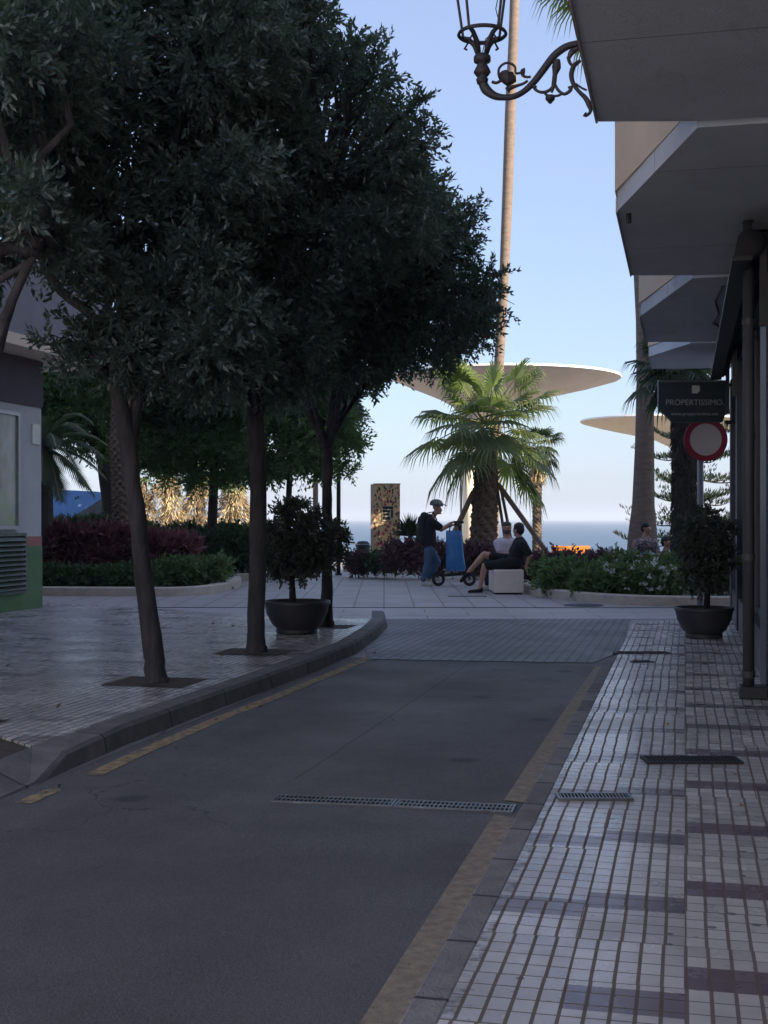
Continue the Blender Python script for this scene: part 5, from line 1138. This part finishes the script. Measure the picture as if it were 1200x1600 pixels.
g = MB(); a, b = LSx(692, 899), LSx(722, 896); g.add([(a.x, -.08, a.z-.03), (b.x, -.08, b.z-.03), (b.x, .08, b.z-.03), (a.x, .08, a.z-.03), (a.x, -.08, a.z+.03), (b.x, -.08, b.z+.03), (b.x, .08, b.z+.03), (a.x, .08, a.z+.03)], [(0, 3, 2, 1), (4, 5, 6, 7), (0, 1, 5, 4), (1, 2, 6, 5), (2, 3, 7, 6), (3, 0, 4, 7)]); g.build('deck', MT['black'], se, bevel=.012)
MB().beam(LSx(722, 897), LSx(728, 890), .06).build('neck', MT['black'], se); MB().beam(LSx(733, 905, .0)+Vector((0, -.05, .0)), LSx(729, 888)+Vector((0, -.03, 0)), .03).build('fork', MT['black'], se)
MB().tube([LSx(729, 890), LSx(718, 821)], .021, 12).build('stem', MT['black'], se, smooth=True)
MB().tube([LSx(714, 819, -.26), LSx(717, 819, -.1), LSx(718, 819, 0), LSx(717, 819, .1), LSx(714, 819, .26)], .015, 10).build('handlebar', MT['black'], se, smooth=True)
for s_ in (-1, 1): MB().tube([LSx(713, 819, .16*s_), LSx(711, 819.5, .29*s_)], .022, 10).build('grip', MT['black'], se, smooth=True)
MB().box(tuple(LSx(709, 818, -.04)), tuple(LSx(724, 814, .04))).build('display', MT['black'], se, bevel=.006)
# --- blue bag
YBg = YM-.25; bg_ = thing('shopping_bag', 'tall shiny blue bag hanging from the scooter handlebar', 'bag', (P(711, 0, YBg).x, YBg, .2)); OFF[bg_.name] = Vector((P(711, 0, YBg).x, YBg, .2))
vs = []; rows_ = [(829, 697, 720.5, .05), (833, 696.8, 721.5, .085), (845, 696.8, 722.5, .105), (860, 696.8, 724, .12), (875, 696.8, 725.5, .125), (888, 697, 727.5, .12), (892, 698.5, 726, .10)]; N = 28
for (py, xa, xb, dp) in rows_:
    a, b = P(xa, py, YBg), P(xb, py, YBg); c = (a+b)/2; w2 = (b.x-a.x)/2
    for k in range(N):
        t = 2*math.pi*k/N; cs, sn = math.cos(t), math.sin(t); e = .45; vs.append((c.x+w2*math.copysign(abs(cs)**e, cs)*(1+.015*math.sin(5*t+py)), YBg+dp*math.copysign(abs(sn)**e, sn)*(1+.12*math.sin(3*t+py*.3)), c.z))
g = MB(); m_ = len(rows_); g.add(vs, [(i*N+(k+1) % N, i*N+k, (i+1)*N+k, (i+1)*N+(k+1) % N) for i in range(m_-1) for k in range(N)]+[tuple((m_-1)*N+k for k in range(N))]); g.build('sack', MT['bag'], bg_, smooth=True)
for xo in (-.07, .07):
    g = MB(); c = P(712, 820, YBg); g.tube([(P(702, 0, YBg).x, YBg+xo, P(0, 831, YBg).z), (P(703, 0, YBg).x, YBg+xo*.7, P(0, 824, YBg).z), (c.x, YBg+.1, P(0, 818, YBg).z), (P(717, 0, YBg).x, YBg+xo*.7, P(0, 824, YBg).z), (P(718, 0, YBg).x, YBg+xo, P(0, 831, YBg).z)], .009, 6); g.build('handle', MT['pack'], bg_, smooth=True)
# --- seated man in black
YQ = by0+.38; m = thing('person', 'seated man in black shirt and shorts, legs crossed, on the bench end', 'person', (P(806, 0, YQ).x, YQ, 0)); OFF[m.name] = Vector((0, 0, 0))
Q = lambda px, py, y=0: Vector(((px-806)*YQ/F, y, H-(py-811)*YQ/F))
hd = Q(809.5, 828); nk = Q(811, 838); sh = Q(812, 849); wa = Q(808, 867); hp = Q(805, 877); hp.z = BZ+.13
el1, wr1 = Q(826, 868, -.24), Q(820, 884, -.2); wr1.z = BZ+.05; el2, wr2 = Q(800, 866, .24), Q(782, 868, .1)
k1 = Q(757, 884, -.1); an1 = Q(749, 917, -.12); k2 = Q(757, 867, .1); an2 = Q(732, 894, .02); an1.z = .1
body = head(hd, (-.75, .55, -.05), 1.02)+[('c', (hd-Vector((0, 0, .06)), .057), (nk, .06), (sh, .08)), ('c', (sh, .12), (wa, .13), (hp, .13)),
  ('c', (sh+Vector((0, -.1, 0)), .07), (sh+Vector((.04, -.2, -.02)), .062), (el1, .043), (wr1, .03)), ('c', (sh+Vector((0, .1, 0)), .07), (sh+Vector((-.03, .2, -.02)), .062), (el2, .043), (wr2, .03)),
  ('c', (hp+Vector((0, -.1, 0)), .105), (k1, .066), (k1.lerp(an1, .35), .058), (an1, .038)), ('c', (hp+Vector((0, .1, 0)), .105), (k2, .066), (k2.lerp(an2, .35), .058), (an2, .038))]+hand(wr1, (.1, -.1, -.5), (-.3, 0, -1), 1, .2)+hand(wr2, (-1, -.3, -.1), (0, 0, -1), -1, .7)
blob('body', body, .008, 'skin', m); eyes(m, hd, (-.75, .55, -.05))
blob('hair', [('b', hd+Vector((.015, -.015, .055)), (.103, .103, .09)), ('b', hd+Vector((.035, -.03, .0)), (.085, .085, .085)), ('b', hd+Vector((.045, -.035, -.04)), .055)], .01, 'hairm', m, 3)
blob('shirt', [('c', (sh+Vector((0, 0, .03)), .11), (sh+Vector((0, 0, -.04)), .15), (wa, .155), (hp, .16)), ('c', (sh+Vector((0, -.1, -.05)), .125), (wa+Vector((0, -.07, 0)), .13)), ('c', (sh+Vector((0, .1, -.05)), .125), (wa+Vector((0, .07, 0)), .13)),
  ('c', (sh+Vector((0, -.12, -.01)), .09), (sh+Vector((.04, -.2, -.02)), .088), ((sh+Vector((.04, -.2, -.02))).lerp(el1, .75), .072)), ('c', (sh+Vector((0, .12, -.01)), .09), (sh+Vector((-.03, .2, -.02)), .088), ((sh+Vector((-.03, .2, -.02))).lerp(el2, .75), .072))], .012, 'tshirt', m)
blob('shorts', [('c', (hp+Vector((0, -.1, .0)), .13), (hp.lerp(k1, .5)+Vector((0, -.04, -.01)), .105), (hp.lerp(k1, .93), .088)), ('c', (hp+Vector((0, .1, 0)), .13), (hp.lerp(k2, .5)+Vector((0, .03, 0)), .105), (hp.lerp(k2, .72), .092)), ('c', (hp+Vector((0, -.1, 0)), .13), (hp+Vector((0, .1, 0)), .13))], .012, 'shorts', m)
shoe(m, an1+Vector((.02, 0, -.1)), an1+Vector((-.19, -.02, -.1)), mat='tshirt')
f0 = an2+Vector((.0, 0, -.03)); blob('shoe', [('c', (f0, .045), (f0+Vector((-.08, 0, -.07)), .042), (f0+Vector((-.13, 0, -.13)), .034))], .01, 'tshirt', m)
# --- bearded man beyond
YW = by0+1.35; m = thing('person', 'bearded man in a pale shirt sitting on the far end of the bench', 'person', (P(793, 0, YW).x, YW, 0)); OFF[m.name] = Vector((0, 0, 0))
Q = lambda px, py, y=0: Vector(((px-793)*YW/F, y, H-(py-811)*YW/F))
hd = Q(792, 825); nk = Q(792, 836); sh = Q(792, 846); wa = Q(795, 866); hp = Q(797, 874); hp.z = BZ+.12; fw = (-.15, -1, -.05)
e1, w1 = Q(780, 864, -.1), Q(788, 869, -.3); e2, w2_ = Q(806, 866, -.05), Q(797, 872, -.28); k1 = hp+Vector((-.42, -.12, .02)); k2 = hp+Vector((-.4, .14, .02)); an1 = k1+Vector((-.02, 0, -.44)); an2 = k2+Vector((0, 0, -.44))
body = head(hd, fw)+[('c', (hd-Vector((0, 0, .06)), .057), (nk, .06), (sh, .08)), ('c', (sh, .12), (wa, .13), (hp, .13)), ('c', (sh+Vector((-.1, 0, 0)), .07), (sh+Vector((-.18, -.02, -.03)), .06), (e1, .043), (w1, .03)), ('c', (sh+Vector((.1, 0, 0)), .07), (sh+Vector((.18, 0, -.03)), .06), (e2, .043), (w2_, .03)),
  ('c', (hp, .11), (k1, .068), (an1, .042)), ('c', (hp, .11), (k2, .068), (an2, .042))]+hand(w1, (.7, -.3, 0), (0, 0, -1), 1, .9)+hand(w2_, (-.7, -.4, 0), (0, 0, -1), -1, .9)
blob('body', body, .008, 'skin', m); eyes(m, hd, fw)
blob('hair', [('b', hd+Vector((0, .02, .065)), (.095, .1, .065)), ('b', hd+Vector((0, .045, .0)), (.09, .075, .08))], .01, 'beard', m, 3)
blob('beard', [('b', hd+Vector((-.008, -.062, -.075)), (.058, .045, .05)), ('b', hd+Vector((-.045, -.03, -.05)), .04), ('b', hd+Vector((.045, -.03, -.05)), .04)], .008, 'beard', m, 3)
blob('shirt', [('c', (sh+Vector((0, 0, .02)), .10), (sh+Vector((0, 0, -.04)), .145), (wa, .15), (hp, .15)), ('c', (sh+Vector((-.1, 0, -.04)), .12), (wa+Vector((-.06, 0, 0)), .125)), ('c', (sh+Vector((.1, 0, -.04)), .12), (wa+Vector((.06, 0, 0)), .125)), ('c', (sh+Vector((-.12, 0, -.01)), .09), (sh+Vector((-.18, -.02, -.03)), .085), ((sh+Vector((-.18, -.02, -.03))).lerp(e1, .7), .07)), ('c', (sh+Vector((.12, 0, -.01)), .09), (sh+Vector((.18, 0, -.03)), .085), ((sh+Vector((.18, 0, -.03))).lerp(e2, .7), .07))], .012, 'pinkshirt', m)
blob('trousers', [('c', (hp, .135), (k1, .085), (an1, .06)), ('c', (hp, .135), (k2, .085), (an2, .06))], .012, 'tshirt', m); shoe(m, an1+Vector((.03, 0, -.11)), an1+Vector((-.17, 0, -.11))); shoe(m, an2+Vector((.03, 0, -.11)), an2+Vector((-.17, 0, -.11)))
pc = P(787, 874, YW-.36); o = MB().box((pc.x-.08, YW-.40, pc.z-.07), (pc.x+.07, YW-.385, pc.z+.07)).build('paper_sheet', MT['paper'], None, off=pc); o.location = pc; tag(o, 'white folded paper in the hands of the bearded man', 'paper')
# --- two people beyond the right bed, on a low wall
YF = 25.2
bw = MB().box((P(985, 0, YF).x, YF+.05, 0), (P(1062, 0, YF).x, YF+.5, .48)).build('seat_wall', MT['pkerb'], None, bevel=.01, off=Vector((P(1020, 0, YF).x, YF+.3, 0))); bw.location = (P(1020, 0, YF).x, YF+.3, 0); tag(bw, 'low seat wall behind the white flowers, hidden under two sitting people', 'seat wall')
for (px, py, mt, hr, lb, dk) in ((1010, 826, 'floral', 'hairm', 'person in a flowered shirt sitting low in front of the grey palm trunk', 0), (1046, 848, 'plumleaf', 'hairm', 'dark-haired person half hidden by the shaggy palm, only the head showing', .25)):
    m = thing('person', lb, 'person', (P(px, 0, YF).x, YF+dk, 0)); OFF[m.name] = Vector((0, 0, 0)); Q = lambda a, b, y=0: Vector(((a-px)*YF/F, y, H-(b-811)*YF/F))
    dz = (.48+.12)-Q(px, py+55).z; hd = Q(px, py); sh = Q(px-2, py+20); hp = Vector((0, .22, .60)); hp.z = .6
    if sh.z-hp.z < .25: hp.z = sh.z-.3
    e1, e2 = sh+Vector((-.24, -.05, -.24)), sh+Vector((.24, -.05, -.24)); w1, w2_ = e1+Vector((.1, -.2, -.05)), e2+Vector((-.1, -.2, -.05)); fw = (.7, -.6, -.15)
    k1, k2 = hp+Vector((-.12, -.42, .02)), hp+Vector((.12, -.42, .02)); a1, a2 = Vector((k1.x, k1.y, .09)), Vector((k2.x, k2.y, .09))
    blob('body', head(hd, fw)+[('c', (hd-Vector((0, 0, .06)), .055), (sh, .08)), ('c', (sh, .11), (hp, .13)), ('c', (sh, .08), (sh+Vector((-.17, 0, -.03)), .06), (e1, .043), (w1, .03)), ('c', (sh, .08), (sh+Vector((.17, 0, -.03)), .06), (e2, .043), (w2_, .03)), ('c', (hp, .1), (k1, .065), (a1, .04)), ('c', (hp, .1), (k2, .065), (a2, .04))]+hand(w1, (.5, -.5, 0), (0, 0, -1), 1, .8)+hand(w2_, (-.5, -.5, 0), (0, 0, -1), -1, .8), .01, 'skin', m)
    eyes(m, hd, fw)
    blob('hair', [('b', hd+Vector((-.015, .02, .05)), (.098, .1, .085)), ('b', hd+Vector((-.03, .04, .0)), (.08, .08, .08))], .01, hr, m, 3)
    blob('shirt', [('c', (sh+Vector((0, 0, .02)), .10), (sh+Vector((0, 0, -.05)), .15), (hp, .15)), ('c', (sh+Vector((-.09, 0, -.05)), .12), (hp, .13)), ('c', (sh+Vector((.09, 0, -.05)), .12), (hp, .13)), ('c', (sh+Vector((-.17, 0, -.03)), .085), ((sh+Vector((-.17, 0, -.03))).lerp(e1, .8), .075)), ('c', (sh+Vector((.17, 0, -.03)), .085), ((sh+Vector((.17, 0, -.03))).lerp(e2, .8), .075))], .012, mt, m)
    blob('trousers', [('c', (hp, .13), (k1, .085), (a1, .06)), ('c', (hp, .13), (k2, .085), (a2, .06))], .014, 'jeans', m)
